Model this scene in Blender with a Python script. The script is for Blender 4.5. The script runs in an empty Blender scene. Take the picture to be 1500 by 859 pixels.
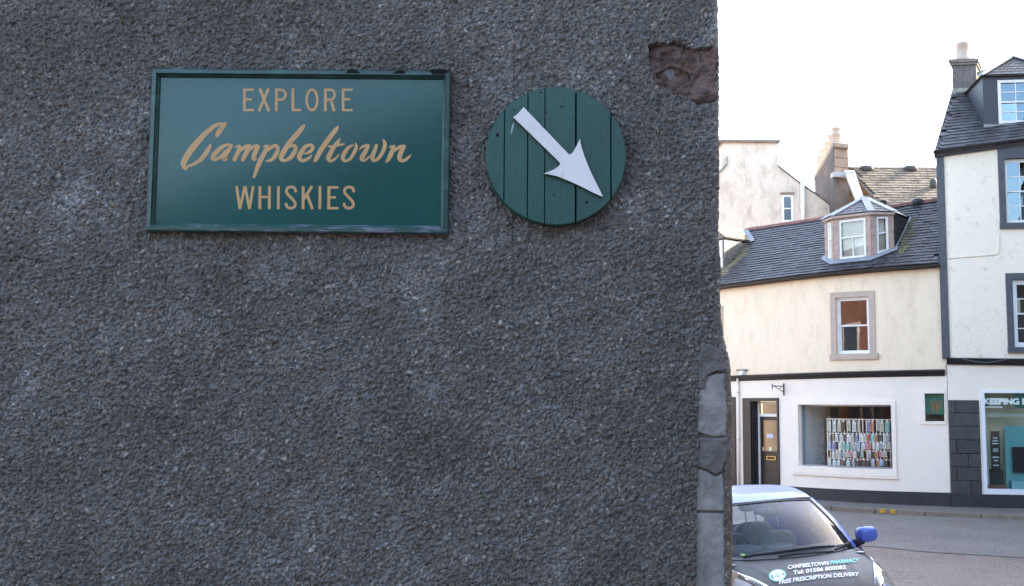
import bpy, bmesh, math, random
import numpy as np
from mathutils import Matrix, Vector
random.seed(7)
rng = np.random.default_rng(11)

# ------------------------------------------------------------------ camera
FPX = 1650.0                      # focal length in photo pixels (1500 wide)
PITCH = math.atan(170 / FPX)
ROLL = math.radians(0.45)
EYE = 2.4
scene = bpy.context.scene
COL = scene.collection
cam_d = bpy.data.cameras.new('camera')
cam_d.sensor_fit = 'HORIZONTAL'
cam_d.sensor_width = 36
cam_d.lens = FPX / 1500 * 36
cam_d.clip_start = 0.05
cam_d.clip_end = 2000
cam = bpy.data.objects.new('camera', cam_d)
COL.objects.link(cam)
cam.matrix_world = (Matrix.Translation((0, 0, EYE)) @ Matrix.Rotation(math.pi / 2 + PITCH, 4, 'X')
                    @ Matrix.Rotation(ROLL, 4, 'Z'))
scene.camera = cam

# ------------------------------------------------------------------ light
SUN = Vector((0.80, 0.38, 0.44)).normalized()
world = bpy.data.worlds.new('World')
scene.world = world
world.use_nodes = True
wn = world.node_tree
bg = wn.nodes['Background']
sky = wn.nodes.new('ShaderNodeTexSky')
sky.sky_type = 'NISHITA'
sky.sun_disc = False
sky.sun_elevation = math.asin(SUN.z)
sky.sun_rotation = math.atan2(SUN.x, SUN.y)
sky.air_density = 1.0
sky.dust_density = 3.0
sky.ozone_density = 0.3
wn.links.new(sky.outputs[0], bg.inputs[0])
bg.inputs[1].default_value = 0.15
sun_d = bpy.data.lights.new('sun', 'SUN')
sun_d.energy = 2.6
sun_d.angle = math.radians(0.5)
sun_d.color = (1, 0.91, 0.78)
sun = bpy.data.objects.new('sun', sun_d)
COL.objects.link(sun)
sun.rotation_euler = SUN.to_track_quat('Z', 'Y').to_euler()
sun.location = SUN * 80
vs = scene.view_settings
vs.view_transform = 'Standard'
vs.look = 'None'
vs.exposure = 2.88
vs.gamma = 1
vs.use_curve_mapping = False

# ------------------------------------------------------------------ projection helpers (photo pixels <-> place)
CP, SP_, CR, SR = math.cos(PITCH), math.sin(PITCH), math.cos(ROLL), math.sin(ROLL)


def proj(p):
    x, y, z = p[0], p[1], p[2] - EYE
    d = y * CP + z * SP_
    v = -(-y * SP_ + z * CP) / d * FPX
    u = x / d * FPX
    return np.array((750 + u * CR - v * SR, 429.5 + u * SR + v * CR))


def ray(px, py):
    a, b = px - 750, py - 429.5
    u, v = a * CR + b * SR, -a * SR + b * CR
    x, up = u / FPX, -v / FPX
    d = np.array((x, CP - up * SP_, SP_ + up * CP))
    return d / d[1]


def at(px, py, Y):
    """the point at depth Y (metres in front of the camera)"""
    r = ray(px, py)
    return np.array((r[0] * Y, Y, EYE + r[2] * Y))


def inv(fn, px, py, x0, it=30):
    """(a, b) with fn(a, b) seen at that pixel"""
    q = np.array(x0, float)
    t = np.array((px, py), float)
    for _ in range(it):
        r = proj(fn(*q)) - t
        J = np.array([(proj(fn(*(q + e))) - t - r) / 1e-4 for e in np.eye(2) * 1e-4]).T
        st = np.linalg.lstsq(J, r, rcond=None)[0]
        q = q - np.clip(st, -.4, .4)
    return q


# ------------------------------------------------------------------ noise for geometry
def vnoise(x, y, seed):
    r = np.random.default_rng(seed)
    G = r.random((257, 257))
    xi, yi = np.floor(x).astype(int), np.floor(y).astype(int)
    fx, fy = x - xi, y - yi
    fx, fy = fx * fx * (3 - 2 * fx), fy * fy * (3 - 2 * fy)
    xi %= 256
    yi %= 256
    a, b, c, d = G[xi, yi], G[xi + 1, yi], G[xi, yi + 1], G[xi + 1, yi + 1]
    return (a * (1 - fx) + b * fx) * (1 - fy) + (c * (1 - fx) + d * fx) * fy


def fbm(x, y, octv=4, seed=1):
    s, amp, tot = 0, 1, 0
    for k in range(octv):
        s = s + amp * vnoise(x * 2 ** k + 17.3 * k, y * 2 ** k + 5.7 * k, seed + k)
        tot += amp
        amp *= .5
    return s / tot - .5


# ------------------------------------------------------------------ materials
MATS = {}


def _base(name):
    m = bpy.data.materials.new(name)
    m.use_nodes = True
    nt = m.node_tree
    return m, nt, nt.nodes['Principled BSDF'], nt.nodes, nt.links


def _noise(nt, vec, scale, detail=4, rough=.6, dist=0):
    n = nt.nodes.new('ShaderNodeTexNoise')
    n.inputs['Scale'].default_value = scale
    n.inputs['Detail'].default_value = detail
    n.inputs['Roughness'].default_value = rough
    n.inputs['Distortion'].default_value = dist
    nt.links.new(vec, n.inputs['Vector'])
    return n.outputs['Fac']


def _ramp(nt, fac, lo, hi):
    r = nt.nodes.new('ShaderNodeMapRange')
    r.inputs['From Min'].default_value = lo
    r.inputs['From Max'].default_value = hi
    nt.links.new(fac, r.inputs['Value'])
    return r.outputs['Result']


def _mix(nt, fac, a, b, mode='MIX'):
    m = nt.nodes.new('ShaderNodeMix')
    m.data_type = 'RGBA'
    m.blend_type = mode
    for s, v in ((m.inputs[0], fac), (m.inputs[6], a), (m.inputs[7], b)):
        if hasattr(v, 'is_output') or isinstance(v, bpy.types.NodeSocket):
            nt.links.new(v, s)
        elif isinstance(v, (int, float)):
            s.default_value = v
        else:
            s.default_value = (*v, 1)
    return m.outputs[2]


def mat(name, col, rough=.6, var=.12, scale=6, bump=0., bscale=80, metal=0, coat=0, spec=.5,
        dirt=None, dirt_amt=.0, dirt_scale=3, stretch=(1, 1, 1), objrand=0., dirt_det=6, edge=.06, bdist=.004):
    if name in MATS:
        return MATS[name]
    m, nt, bs, N, L = _base(name)
    geo = N.new('ShaderNodeNewGeometry')
    mp = N.new('ShaderNodeMapping')
    mp.inputs['Scale'].default_value = stretch
    L.new(geo.outputs['Position'], mp.inputs['Vector'])
    P = mp.outputs['Vector']
    lo = [c * (1 - var) for c in col]
    hi = [min(1, c * (1 + var)) for c in col]
    c = _mix(nt, _ramp(nt, _noise(nt, P, scale, 6, .62), .3, .7), lo, hi)
    if objrand:
        oi = N.new('ShaderNodeObjectInfo')
        rr = _ramp(nt, oi.outputs['Random'], 0, 1)
        c = _mix(nt, rr, _mix(nt, 1., c, (1 - objrand,) * 3, 'MULTIPLY'), _mix(nt, 1., c, (1 + objrand,) * 3, 'MULTIPLY'))
    if dirt is not None:
        f = _noise(nt, P, dirt_scale, dirt_det, .68, .3)
        f = _ramp(nt, f, .62 - dirt_amt * .3 - edge, .62 - dirt_amt * .3 + edge)
        c = _mix(nt, f, c, dirt)
    L.new(c, bs.inputs['Base Color'])
    bs.inputs['Roughness'].default_value = rough
    bs.inputs['Metallic'].default_value = metal
    bs.inputs['Coat Weight'].default_value = coat
    bs.inputs['Coat Roughness'].default_value = .06
    bs.inputs['Specular IOR Level'].default_value = spec
    if bump:
        b = N.new('ShaderNodeBump')
        b.inputs['Strength'].default_value = bump
        b.inputs['Distance'].default_value = bdist
        L.new(_noise(nt, P, bscale, 5, .65), b.inputs['Height'])
        L.new(b.outputs['Normal'], bs.inputs['Normal'])
    MATS[name] = m
    return m


def glass(name, tint=(.85, .92, .9), ior=1.6, rough=.0, gcol=(1, 1, 1)):
    if name in MATS:
        return MATS[name]
    m, nt, bs, N, L = _base(name)
    N.remove(bs)
    tr = N.new('ShaderNodeBsdfTransparent')
    tr.inputs[0].default_value = (*tint, 1)
    gl = N.new('ShaderNodeBsdfGlossy')
    gl.inputs['Roughness'].default_value = rough
    gl.inputs['Color'].default_value = (*gcol, 1)
    fr = N.new('ShaderNodeFresnel')
    fr.inputs['IOR'].default_value = ior
    geo = N.new('ShaderNodeNewGeometry')
    b = N.new('ShaderNodeBump')
    b.inputs['Strength'].default_value = .03
    b.inputs['Distance'].default_value = .01
    L.new(_noise(nt, geo.outputs['Position'], 2.2, 2), b.inputs['Height'])
    L.new(b.outputs['Normal'], gl.inputs['Normal'])
    mx = N.new('ShaderNodeMixShader')
    L.new(fr.outputs[0], mx.inputs[0])
    L.new(tr.outputs[0], mx.inputs[1])
    L.new(gl.outputs[0], mx.inputs[2])
    L.new(mx.outputs[0], N['Material Output'].inputs[0])
    MATS[name] = m
    return m


def M_harl():
    m, nt, bs, N, L = _base('pebble_harl')
    a = N.new('ShaderNodeAttribute')
    a.attribute_name = 'peb'
    geo = N.new('ShaderNodeNewGeometry')
    P = geo.outputs['Position']
    c = _mix(nt, 1., a.outputs['Color'], _mix(nt, _ramp(nt, _noise(nt, P, 2.1, 7, .66, .4), .36, .66), (.76, .735, .71), (1.30, 1.32, 1.36)), 'MULTIPLY')
    c = _mix(nt, _ramp(nt, _noise(nt, P, 7, 5, .7), .62, .78), c, _mix(nt, 1., c, (.66, .63, .61), 'MULTIPLY'))
    c = _mix(nt, _ramp(nt, _noise(nt, P, 4.2, 7, .72, .6), .54, .70), c, _mix(nt, 1., c, (1.6, 1.68, 1.8), 'MULTIPLY'))
    L.new(c, bs.inputs['Base Color'])
    bs.inputs['Roughness'].default_value = .72
    bs.inputs['Specular IOR Level'].default_value = .45
    b = N.new('ShaderNodeBump')
    b.inputs['Strength'].default_value = .6
    b.inputs['Distance'].default_value = .0015
    L.new(_noise(nt, P, 420, 3, .6), b.inputs['Height'])
    L.new(b.outputs['Normal'], bs.inputs['Normal'])
    return m


# ------------------------------------------------------------------ mesh builder
class MB:
    def __init__(s):
        s.v, s.f = [], []

    def add(s, vs, fs):
        o = len(s.v)
        s.v += [tuple(float(c) for c in v) for v in vs]
        s.f += [tuple(o + i for i in f) for f in fs]
        return s

    def quad(s, *p):
        return s.add(p, [tuple(range(len(p)))])

    def hexa(s, c):
        """8 corners: bottom ring 0-3, top ring 4-7"""
        return s.add(c, [(0, 3, 2, 1), (4, 5, 6, 7), (0, 1, 5, 4), (1, 2, 6, 5), (2, 3, 7, 6), (3, 0, 4, 7)])

    def box(s, x0, x1, y0, y1, z0, z1):
        return s.hexa([(x0, y0, z0), (x1, y0, z0), (x1, y1, z0), (x0, y1, z0), (x0, y0, z1), (x1, y0, z1), (x1, y1, z1), (x0, y1, z1)])

    def prism(s, pts, off):
        """polygon pts (3D, ordered) extruded by vector off"""
        n = len(pts)
        pts = [np.array(p, float) for p in pts]
        top = [p + np.array(off, float) for p in pts]
        return s.add(pts + top, [tuple(range(n))[::-1], tuple(range(n, 2 * n))] + [(i, (i + 1) % n, n + (i + 1) % n, n + i) for i in range(n)])

    def grid(s, fn, us, ts):
        us, ts = list(us), list(ts)
        nt_ = len(ts)
        vs_ = [fn(u, t) for u in us for t in ts]
        return s.add(vs_, [(i * nt_ + j, (i + 1) * nt_ + j, (i + 1) * nt_ + j + 1, i * nt_ + j + 1) for i in range(len(us) - 1) for j in range(nt_ - 1)])

    def tube(s, pts, r, n=8):
        pts = [Vector(p) for p in pts]
        rs = r if isinstance(r, (list, tuple)) else [r] * len(pts)
        vs_ = []
        for i, p in enumerate(pts):
            d = (pts[min(i + 1, len(pts) - 1)] - pts[max(i - 1, 0)]).normalized()
            a = d.orthogonal().normalized() if abs(d.z) > .95 else d.cross(Vector((0, 0, 1))).normalized()
            b = d.cross(a)
            vs_ += [tuple(p + (a * math.cos(k * 2 * math.pi / n) + b * math.sin(k * 2 * math.pi / n)) * rs[i]) for k in range(n)]
        m = len(pts)
        fs = [(i * n + k, i * n + (k + 1) % n, (i + 1) * n + (k + 1) % n, (i + 1) * n + k) for i in range(m - 1) for k in range(n)]
        fs += [tuple(range(n))[::-1], tuple(range((m - 1) * n, m * n))]
        return s.add(vs_, fs)

    def blob(s, c, r, e=.5, nu=20, nv=12, R=None):
        """superellipsoid"""
        sg = lambda x, k: math.copysign(abs(x) ** k, x)
        vs_ = []
        for j in range(nv + 1):
            ph = -math.pi / 2 + math.pi * j / nv
            for i in range(nu):
                th = 2 * math.pi * i / nu
                q = Vector((r[0] * sg(math.cos(ph), e) * sg(math.cos(th), e), r[1] * sg(math.cos(ph), e) * sg(math.sin(th), e), r[2] * sg(math.sin(ph), e)))
                if R:
                    q = R @ q
                vs_.append(tuple(q + Vector(c)))
        return s.add(vs_, [(j * nu + i, j * nu + (i + 1) % nu, (j + 1) * nu + (i + 1) % nu, (j + 1) * nu + i) for j in range(nv) for i in range(nu)])

    def lathe(s, c, prof, n=20, axis='Z'):
        vs_ = []
        for (r, h) in prof:
            for k in range(n):
                a = 2 * math.pi * k / n
                q = (r * math.cos(a), r * math.sin(a), h)
                if axis == 'X':
                    q = (h, r * math.cos(a), r * math.sin(a))
                if axis == 'Y':
                    q = (r * math.cos(a), h, r * math.sin(a))
                vs_.append((q[0] + c[0], q[1] + c[1], q[2] + c[2]))
        m = len(prof)
        return s.add(vs_, [(i * n + k, i * n + (k + 1) % n, (i + 1) * n + (k + 1) % n, (i + 1) * n + k) for i in range(m - 1) for k in range(n)] + [tuple(range(n))[::-1], tuple(range((m - 1) * n, m * n))])

    def mesh(s, name, m, smooth=False):
        me = bpy.data.meshes.new(name)
        me.from_pydata(s.v, [], s.f)
        me.validate()
        bm = bmesh.new()
        bm.from_mesh(me)
        bmesh.ops.recalc_face_normals(bm, faces=bm.faces)
        bm.to_mesh(me)
        bm.free()
        if m:
            me.materials.append(m)
        if smooth:
            me.polygons.foreach_set('use_smooth', [True] * len(me.polygons))
        return me

    def build(s, name, m, parent=None, smooth=False, bevel=0, angle=None):
        o = bpy.data.objects.new(name, s.mesh(name, m, smooth))
        COL.objects.link(o)
        if parent is not None:
            o.parent = parent
        if bevel:
            b = o.modifiers.new('bevel', 'BEVEL')
            b.width = bevel
            b.segments = 2
            b.limit_method = 'ANGLE'
            b.angle_limit = math.radians(40)
        return o


def tag(o, label=None, cat=None, group=None, kind=None):
    if label:
        o['label'] = label
    if cat:
        o['category'] = cat
    if group:
        o['group'] = group
    if kind:
        o['kind'] = kind
    return o


def thing(name, label, cat, group=None, loc=(0, 0, 0)):
    o = bpy.data.objects.new(name, None)
    o.empty_display_size = .2
    COL.objects.link(o)
    o.location = loc
    return tag(o, label, cat, group)


def link(name, me, parent=None, mtx=None):
    o = bpy.data.objects.new(name, me)
    COL.objects.link(o)
    o.parent = parent
    if mtx is not None:
        o.matrix_basis = mtx
    return o


def text_mesh(txt, size=1.0, off=0.0, shear=0):
    """outline of the text as (verts, faces), origin at the left of the baseline"""
    c = bpy.data.curves.new('t', 'FONT')
    c.body = txt
    c.size = size
    c.offset = off
    c.shear = shear
    c.fill_mode = 'FRONT'
    c.resolution_u = 4
    o = bpy.data.objects.new('t', c)
    COL.objects.link(o)
    dg = bpy.context.evaluated_depsgraph_get()
    dg.update()
    me = o.evaluated_get(dg).to_mesh()
    V = np.array([v.co[:] for v in me.vertices])
    Fc = [tuple(p.vertices) for p in me.polygons]
    o.evaluated_get(dg).to_mesh_clear()
    bpy.data.objects.remove(o)
    bpy.data.curves.remove(c)
    return V, Fc


# palette ---------------------------------------------------------
CREAM = mat('cream_render', (.87, .71, .51), .85, .03, 2.5, .3, 60, dirt=(.72, .56, .39), dirt_amt=-.02, dirt_scale=4.2, edge=.13, stretch=(1, 1, .4), dirt_det=8)
WHITE_SHOP = mat('white_masonry_paint', (.90, .79, .66), .7, .03, 3, .25, 70)
WHITE_B = mat('off_white_masonry_paint', (.90, .79, .63), .75, .03, 2.5, .3, 60, dirt=(.68, .56, .45), dirt_amt=-.06, dirt_scale=5, edge=.09)
BLACKP = mat('black_gloss_paint', (.022, .021, .023), .35, .2, 12, .15, 40)
PLINTH = mat('black_plinth_paint', (.028, .027, .028), .55, .3, 6, .5, 50)
GREYSTONE = mat('dark_painted_margin', (.075, .075, .088), .55, .18, 8, .3, 60)
SANDMARGIN = mat('pink_stone_margin', (.49, .385, .30), .8, .1, 7, .3, 80)
SLATE = mat('blue_slate', (.050, .045, .047), .5, .35, 5, .4, 45, objrand=.35, dirt=(.16, .16, .16), dirt_amt=-.18, dirt_scale=14, edge=.03, spec=.45)
SLATE_B = mat('grey_slate', (.060, .056, .058), .5, .35, 4, .4, 45, objrand=.35, spec=.45)
SLATE_D = mat('weathered_brown_slate', (.175, .14, .10), .8, .4, 3, .4, 40, dirt=(.08, .07, .06), dirt_amt=.05, dirt_scale=4, edge=.1)
MOSS = mat('mossy_slate', (.13, .112, .06), .8, .4, 6, .4, 45, objrand=.25)
RIDGE = mat('red_ridge_tile', (.20, .075, .055), .8, .25, 9, .3, 60, objrand=.2)
LEAD = mat('lead_sheet', (.24, .24, .255), .5, .18, 5, .2, 30, spec=.5)
TIMBER_PINK = mat('faded_pink_timber', (.40, .29, .235), .75, .15, 10, .3, 60, dirt=(.2, .15, .12), dirt_amt=.03, dirt_scale=9, edge=.1)
WHITE_WOOD = mat('white_window_paint', (.78, .76, .73), .45, .05, 8)
UPVC = mat('white_plastic_frame', (.82, .82, .83), .3, .02, 3)
GLASS_WIN = glass('window_glass', (.85, .9, .9), 1.75)
GLASS_SKY = glass('sky_tinted_glass', (.6, .68, .75), 2.6, gcol=(.62, .82, 1))  # blue of the reflected sky is put into the gloss colour
GLASS_SHOP = glass('shop_glass', (.9, .95, .94), 1.32)
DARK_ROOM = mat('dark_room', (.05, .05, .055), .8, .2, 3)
BLIND = mat('cream_blind', (.75, .64, .53), .8, .06, 4)
GUTTER = mat('old_black_gutter', (.03, .027, .026), .5, .3, 20, .2, 40, dirt=(.42, .38, .33), dirt_amt=-.1, dirt_scale=16, edge=.03)
HARL_CHIM = mat('grey_brown_harl', (.15, .13, .12), .9, .35, 9, .6, 60)
STONE_CHIM = mat('dressed_brown_stone', (.21, .175, .15), .85, .22, 4, .4, 40)
POT = mat('buff_chimney_pot', (.46, .36, .29), .75, .12, 8, .2, 40)
SAND_RED = mat('red_sandstone', (.33, .155, .10), .85, .18, 3, .4, 30)

# ------------------------------------------------------------------ ground
def ground_z(x, y):
    sm = lambda a, b, t: (lambda k: k * k * (3 - 2 * k))(min(1, max(0, (t - a) / (b - a))))
    base = .8 * (1 - sm(0, 9.5, y))
    car = .085 * (min(6, max(-1, x)) - 2.96) * sm(5, 8, y) * (1 - sm(13.2, 18, y))
    return base + car


def M_asphalt(name, c0, c1):
    m, nt, bs, N, L = _base(name)
    geo = N.new('ShaderNodeNewGeometry')
    P = geo.outputs['Position']
    c = _mix(nt, _ramp(nt, _noise(nt, P, .6, 5), .3, .7), c0, c1)
    vo = N.new('ShaderNodeTexVoronoi')
    vo.inputs['Scale'].default_value = 70
    L.new(P, vo.inputs['Vector'])
    sp = N.new('ShaderNodeSeparateColor')
    L.new(vo.outputs['Color'], sp.inputs[0])
    c = _mix(nt, _ramp(nt, sp.outputs[0], .55, 1), c, _mix(nt, 1., c, (2.4, 2.3, 2.2), 'MULTIPLY'))
    c = _mix(nt, _ramp(nt, _noise(nt, P, 2.6, 6, .7), .58, .72), c, _mix(nt, 1., c, (.6, .6, .62), 'MULTIPLY'))
    L.new(c, bs.inputs['Base Color'])
    bs.inputs['Roughness'].default_value = .8
    b = N.new('ShaderNodeBump')
    b.inputs['Strength'].default_value = .7
    b.inputs['Distance'].default_value = .006
    L.new(vo.outputs['Distance'], b.inputs['Height'])
    L.new(b.outputs['Normal'], bs.inputs['Normal'])
    return m


ASPH_BROWN = M_asphalt('brown_worn_asphalt', (.165, .120, .094), (.21, .158, .126))
ASPH_GREY = M_asphalt('grey_asphalt', (.14, .113, .096), (.185, .152, .13))
xs = [-400, -150, -60, -20] + [i * 1.0 for i in range(-10, 26)] + [40, 80, 160, 400]
ys = [-200, -60, -20] + [i * .75 for i in range(-6, 56)] + [50, 80, 160, 400]
tag(MB().grid(lambda x, y: (x, y, ground_z(x, y)), xs, ys).build('road', ASPH_BROWN, smooth=True), 'worn brownish asphalt of the street', kind='structure')

# ------------------------------------------------------------------ the curved terrace front: plan curve
TAB = [(960, 35.6), (1020, 33.6), (1056, 32.4), (1140, 30.55), (1218, 29.25), (1300, 28.4), (1396, 27.8), (1510, 27.45), (1600, 27.25), (1900, 26.8), (2500, 26.1)]
tp = np.array([t[0] for t in TAB], float)
td = np.array([t[1] for t in TAB], float)
pxs = np.linspace(960, 2500, 900)
dep = np.interp(pxs, tp, td)
ker = np.hanning(61)
ker /= ker.sum()
dep = np.convolve(np.pad(dep, 30, mode='reflect', reflect_type='odd'), ker, 'valid')
PLAN = np.array([(ray(p, 603 + .008 * (p - 750))[0] * d, d) for p, d in zip(pxs, dep)])
ARC = np.concatenate([[0], np.cumsum(np.hypot(*np.diff(PLAN, axis=0).T))])
TANG = np.gradient(PLAN, axis=0)
TANG /= np.linalg.norm(TANG, axis=1)[:, None]
NORM = np.stack([TANG[:, 1], -TANG[:, 0]], 1)      # towards the street


def plan(u, n=0.):
    p = np.array([np.interp(u, ARC, PLAN[:, k]) for k in (0, 1)])
    q = np.array([np.interp(u, ARC, NORM[:, k]) for k in (0, 1)])
    if u < 0:
        p = p + TANG[0] * u
    if u > ARC[-1]:
        p = p + TANG[-1] * (u - ARC[-1])
    return p + q / np.linalg.norm(q) * n


def S(u, z, n=0.):
    p = plan(u, n)
    return np.array((p[0], p[1], z))


def FA(px, py, n=0.):
    """pixel -> (u, z) on the terrace front pushed out by n"""
    r = ray(px, py)
    C = PLAN + NORM * n
    k = C[:, 0] * r[1] - C[:, 1] * r[0]
    i = np.where(k[:-1] * k[1:] <= 0)[0]
    i = i[0] if len(i) else len(k) - 2
    f = k[i] / (k[i] - k[i + 1])
    p = C[i] * (1 - f) + C[i + 1] * f
    return ARC[i] * (1 - f) + ARC[i + 1] * f, EYE + r[2] * p[1]


def FU(px, py, n=0.):
    return FA(px, py, n)[0]


def FZ(px, py, n=0.):
    return FA(px, py, n)[1]


def rect(pl, pt, pr, pb, n=0.):
    """pixel rectangle -> (u0, u1, z0, z1): mean of the edges"""
    ym, xm = (pt + pb) / 2, (pl + pr) / 2
    return FU(pl, ym, n), FU(pr, ym, n), FZ(xm, pb, n), FZ(xm, pt, n)


def sbox(mb, u0, u1, z0, z1, n0, n1, seg=None):
    """box on the curved front: along u, up z, out n"""
    seg = seg or max(1, int(abs(u1 - u0) / .45))
    us = np.linspace(u0, u1, seg + 1)
    z0f = z0 if callable(z0) else (lambda u: z0)
    z1f = z1 if callable(z1) else (lambda u: z1)
    vs_ = []
    for u in us:
        vs_ += [S(u, z0f(u), n0), S(u, z0f(u), n1), S(u, z1f(u), n1), S(u, z1f(u), n0)]
    fs = []
    for i in range(seg):
        a, b = 4 * i, 4 * i + 4
        fs += [(a + k, a + (k + 1) % 4, b + (k + 1) % 4, b + k) for k in range(4)]
    fs += [(0, 3, 2, 1), (4 * seg, 4 * seg + 1, 4 * seg + 2, 4 * seg + 3)]
    return mb.add(vs_, fs)


def sprofile(mb, u0, u1, zf, prof, seg=24):
    """moulding: profile [(n, dz)] swept along the front at height zf(u)"""
    us = np.linspace(u0, u1, seg + 1)
    k = len(prof)
    vs_ = [S(u, zf(u) + dz, n) for u in us for (n, dz) in prof]
    fs = [(i * k + j, (i + 1) * k + j, (i + 1) * k + (j + 1) % k, i * k + (j + 1) % k) for i in range(seg) for j in range(k)]
    fs += [tuple(range(k)), tuple(range(seg * k, seg * k + k))[::-1]]
    return mb.add(vs_, fs)


def swall(mb, u0, u1, zb, zt, holes, n=0., depth=.16):
    """wall sheet on the front with openings (u0,u1,z0,z1) and their reveals"""
    ub = set(np.linspace(u0, u1, max(2, int((u1 - u0) / .3))).tolist())
    zb_ = [zb(u) for u in np.linspace(u0, u1, 9)]
    zt_ = [zt(u) for u in np.linspace(u0, u1, 9)]
    zl, zh = max(zb_) + .01, min(zt_) - .01
    zs = {zl, zh}
    for h in holes:
        ub |= {max(u0, h[0]), min(u1, h[1])}
        zs |= {h[2], h[3]}
    ub, zs = sorted(ub), sorted(zs)
    for a, b in zip(ub[:-1], ub[1:]):
        if b - a < 1e-6:
            continue
        mb.quad(S(a, zb(a), n), S(b, zb(b), n), S(b, zs[0], n), S(a, zs[0], n))
        mb.quad(S(a, zs[-1], n), S(b, zs[-1], n), S(b, zt(b), n), S(a, zt(a), n))
        for c, d in zip(zs[:-1], zs[1:]):
            um, zm = (a + b) / 2, (c + d) / 2
            if any(h[0] < um < h[1] and h[2] < zm < h[3] for h in holes):
                continue
            mb.quad(S(a, c, n), S(b, c, n), S(b, d, n), S(a, d, n))
    for (a, b, c, d) in holes:
        for (p, q) in (((a, c), (b, c)), ((b, c), (b, d)), ((b, d), (a, d)), ((a, d), (a, c))):
            mb.quad(S(p[0], p[1], n), S(q[0], q[1], n), S(q[0], q[1], n - depth), S(p[0], p[1], n - depth))
    return mb


def polyz(pts, n=0., deg=2):
    """height along the front fitted to pixel points"""
    q = [FA(px, py, n) for px, py in pts]
    c = np.polyfit([a for a, _ in q], [b for _, b in q], deg)
    return lambda u: float(np.polyval(c, u))


# ------------------------------------------------------------------ pavement and kerb
uk0, uk1 = FU(975, 720), FU(2300, 740)
kern = lambda u: float(np.interp(u, [FU(1140, 700), FU(1218, 735), FU(1396, 740), FU(1500, 742)], [1.25, 1.4, 1.72, 1.85]))
PAVE = mat('grey_pavement', (.17, .14, .12), .85, .15, 2, .4, 60, dirt=(.12, .10, .085), dirt_amt=.1, dirt_scale=1.3, edge=.1)
KERB = mat('stone_kerb', (.21, .165, .12), .85, .2, 6, .5, 40, objrand=.15)
pm = MB()
pm.grid(lambda u, t: S(u, .108 + .018 * (1 - t), -.1 + t * (kern(u) - .05)), np.linspace(uk0, uk1, 80), [0, .33, .66, 1])
tag(pm.build('pavement', PAVE), 'grey pavement along the terrace front', kind='structure')
pavement = bpy.data.objects['pavement']
us = np.arange(uk0, uk1, .92)
for i, u in enumerate(us[:-1]):
    k = MB()
    g = .008
    h = .112 + random.uniform(-.004, .004)
    a, b = u + g, us[i + 1] - g
    r_ = lambda q: kern(q)
    k.hexa([S(a, -.1, r_(a) - .15), S(b, -.1, r_(b) - .15), S(b, -.1, r_(b)), S(a, -.1, r_(a)),
            S(a, h, r_(a) - .15), S(b, h, r_(b) - .15), S(b, h, r_(b) - .012), S(a, h, r_(a) - .012)])
    k.build('kerb_stone', KERB, pavement, bevel=.012)
YEL = mat('worn_yellow_paint', (.55, .33, .03), .7, .2, 20, dirt=(.17, .14, .11), dirt_amt=.15, dirt_scale=14)
for a, b in ((1289, 1297), (1305, 1312)):
    u0, u1 = FU(a, 748, 1.55), FU(b, 748, 1.55)
    y = MB()
    sbox(y, u0, u1, .025, .117, kern((u0 + u1) / 2) - .13, kern((u0 + u1) / 2) + .006, 1)
    y.build('kerb_marking', YEL, pavement)
# resurfaced far lane
gp = MB()
us2 = np.linspace(uk0, uk1, 60)
far_n = lambda u: kern(u) + float(np.interp(u, [FU(1140, 700), FU(1300, 720), FU(1500, 742)], [5.3, 6.6, 7.9]))
gp.grid(lambda u, t: S(u, .005, kern(u) - .02 + t * (far_n(u) - kern(u))), us2, [0, .25, .5, .75, 1])
road_patch = gp.build('road_patch', ASPH_GREY)
sm_ = MB()
sm_.grid(lambda u, t: S(u, .0095, far_n(u) - .02 + t * (.05 + .03 * math.sin(u * 9))), np.linspace(uk0, uk1, 120), [0, 1])
sm_.build('tar_seam', mat('tar_seam', (.095, .078, .066), .6, .3, 9), road_patch)
tag(road_patch, 'greyer resurfaced lane beside the kerb', kind='structure')

# ------------------------------------------------------------------ house A: curved corner house with shop
houseA = thing('corner_house', 'curved cream house with slate roof, bay dormer and white shop front below', 'house', loc=S(FU(1260, 600), .1))


def A(mb, name, m, parent=houseA, **kw):
    o = mb.build(name, m, None, **kw)
    o.parent = parent
    o.matrix_parent_inverse = Matrix.Translation(-ABS(parent))
    return o


def ABS(o):
    return o.location.copy() if o.parent is None else Vector((0, 0, 0))


# every part is modelled in world coordinates, the parent's offset is cancelled
def inverse_of(parent):
    return Matrix.Translation(-ABS(parent))


uA0, uA1 = FU(985, 500), FU(1387.5, 600)
uAe = FU(1377, 395, .25)
z_eave = polyz([(1059.6, 424.4), (1137.8, 414.3), (1235.6, 403.9), (1379, 392.5)])
z_corn_t = polyz([(1071, 551), (1200, 547.5), (1384, 543.5)])
z_corn_b = polyz([(1071, 559), (1200, 555), (1384, 551)])
z_pl = polyz([(1187, 714.7), (1290, 718.5), (1394.8, 722.4)], deg=1)
# upper wall
win = rect(1225, 435.3, 1273.5, 518.5)
mb = MB()
lw = (FU(1030, 500), FU(1057, 500), win[2], win[3] - .05)
swall(mb, uA0, uA1 + .1, lambda u: z_corn_b(u), lambda u: z_eave(u) + .12, [win, lw], 0, .14)
A(mb, 'upper_wall', CREAM)
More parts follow.
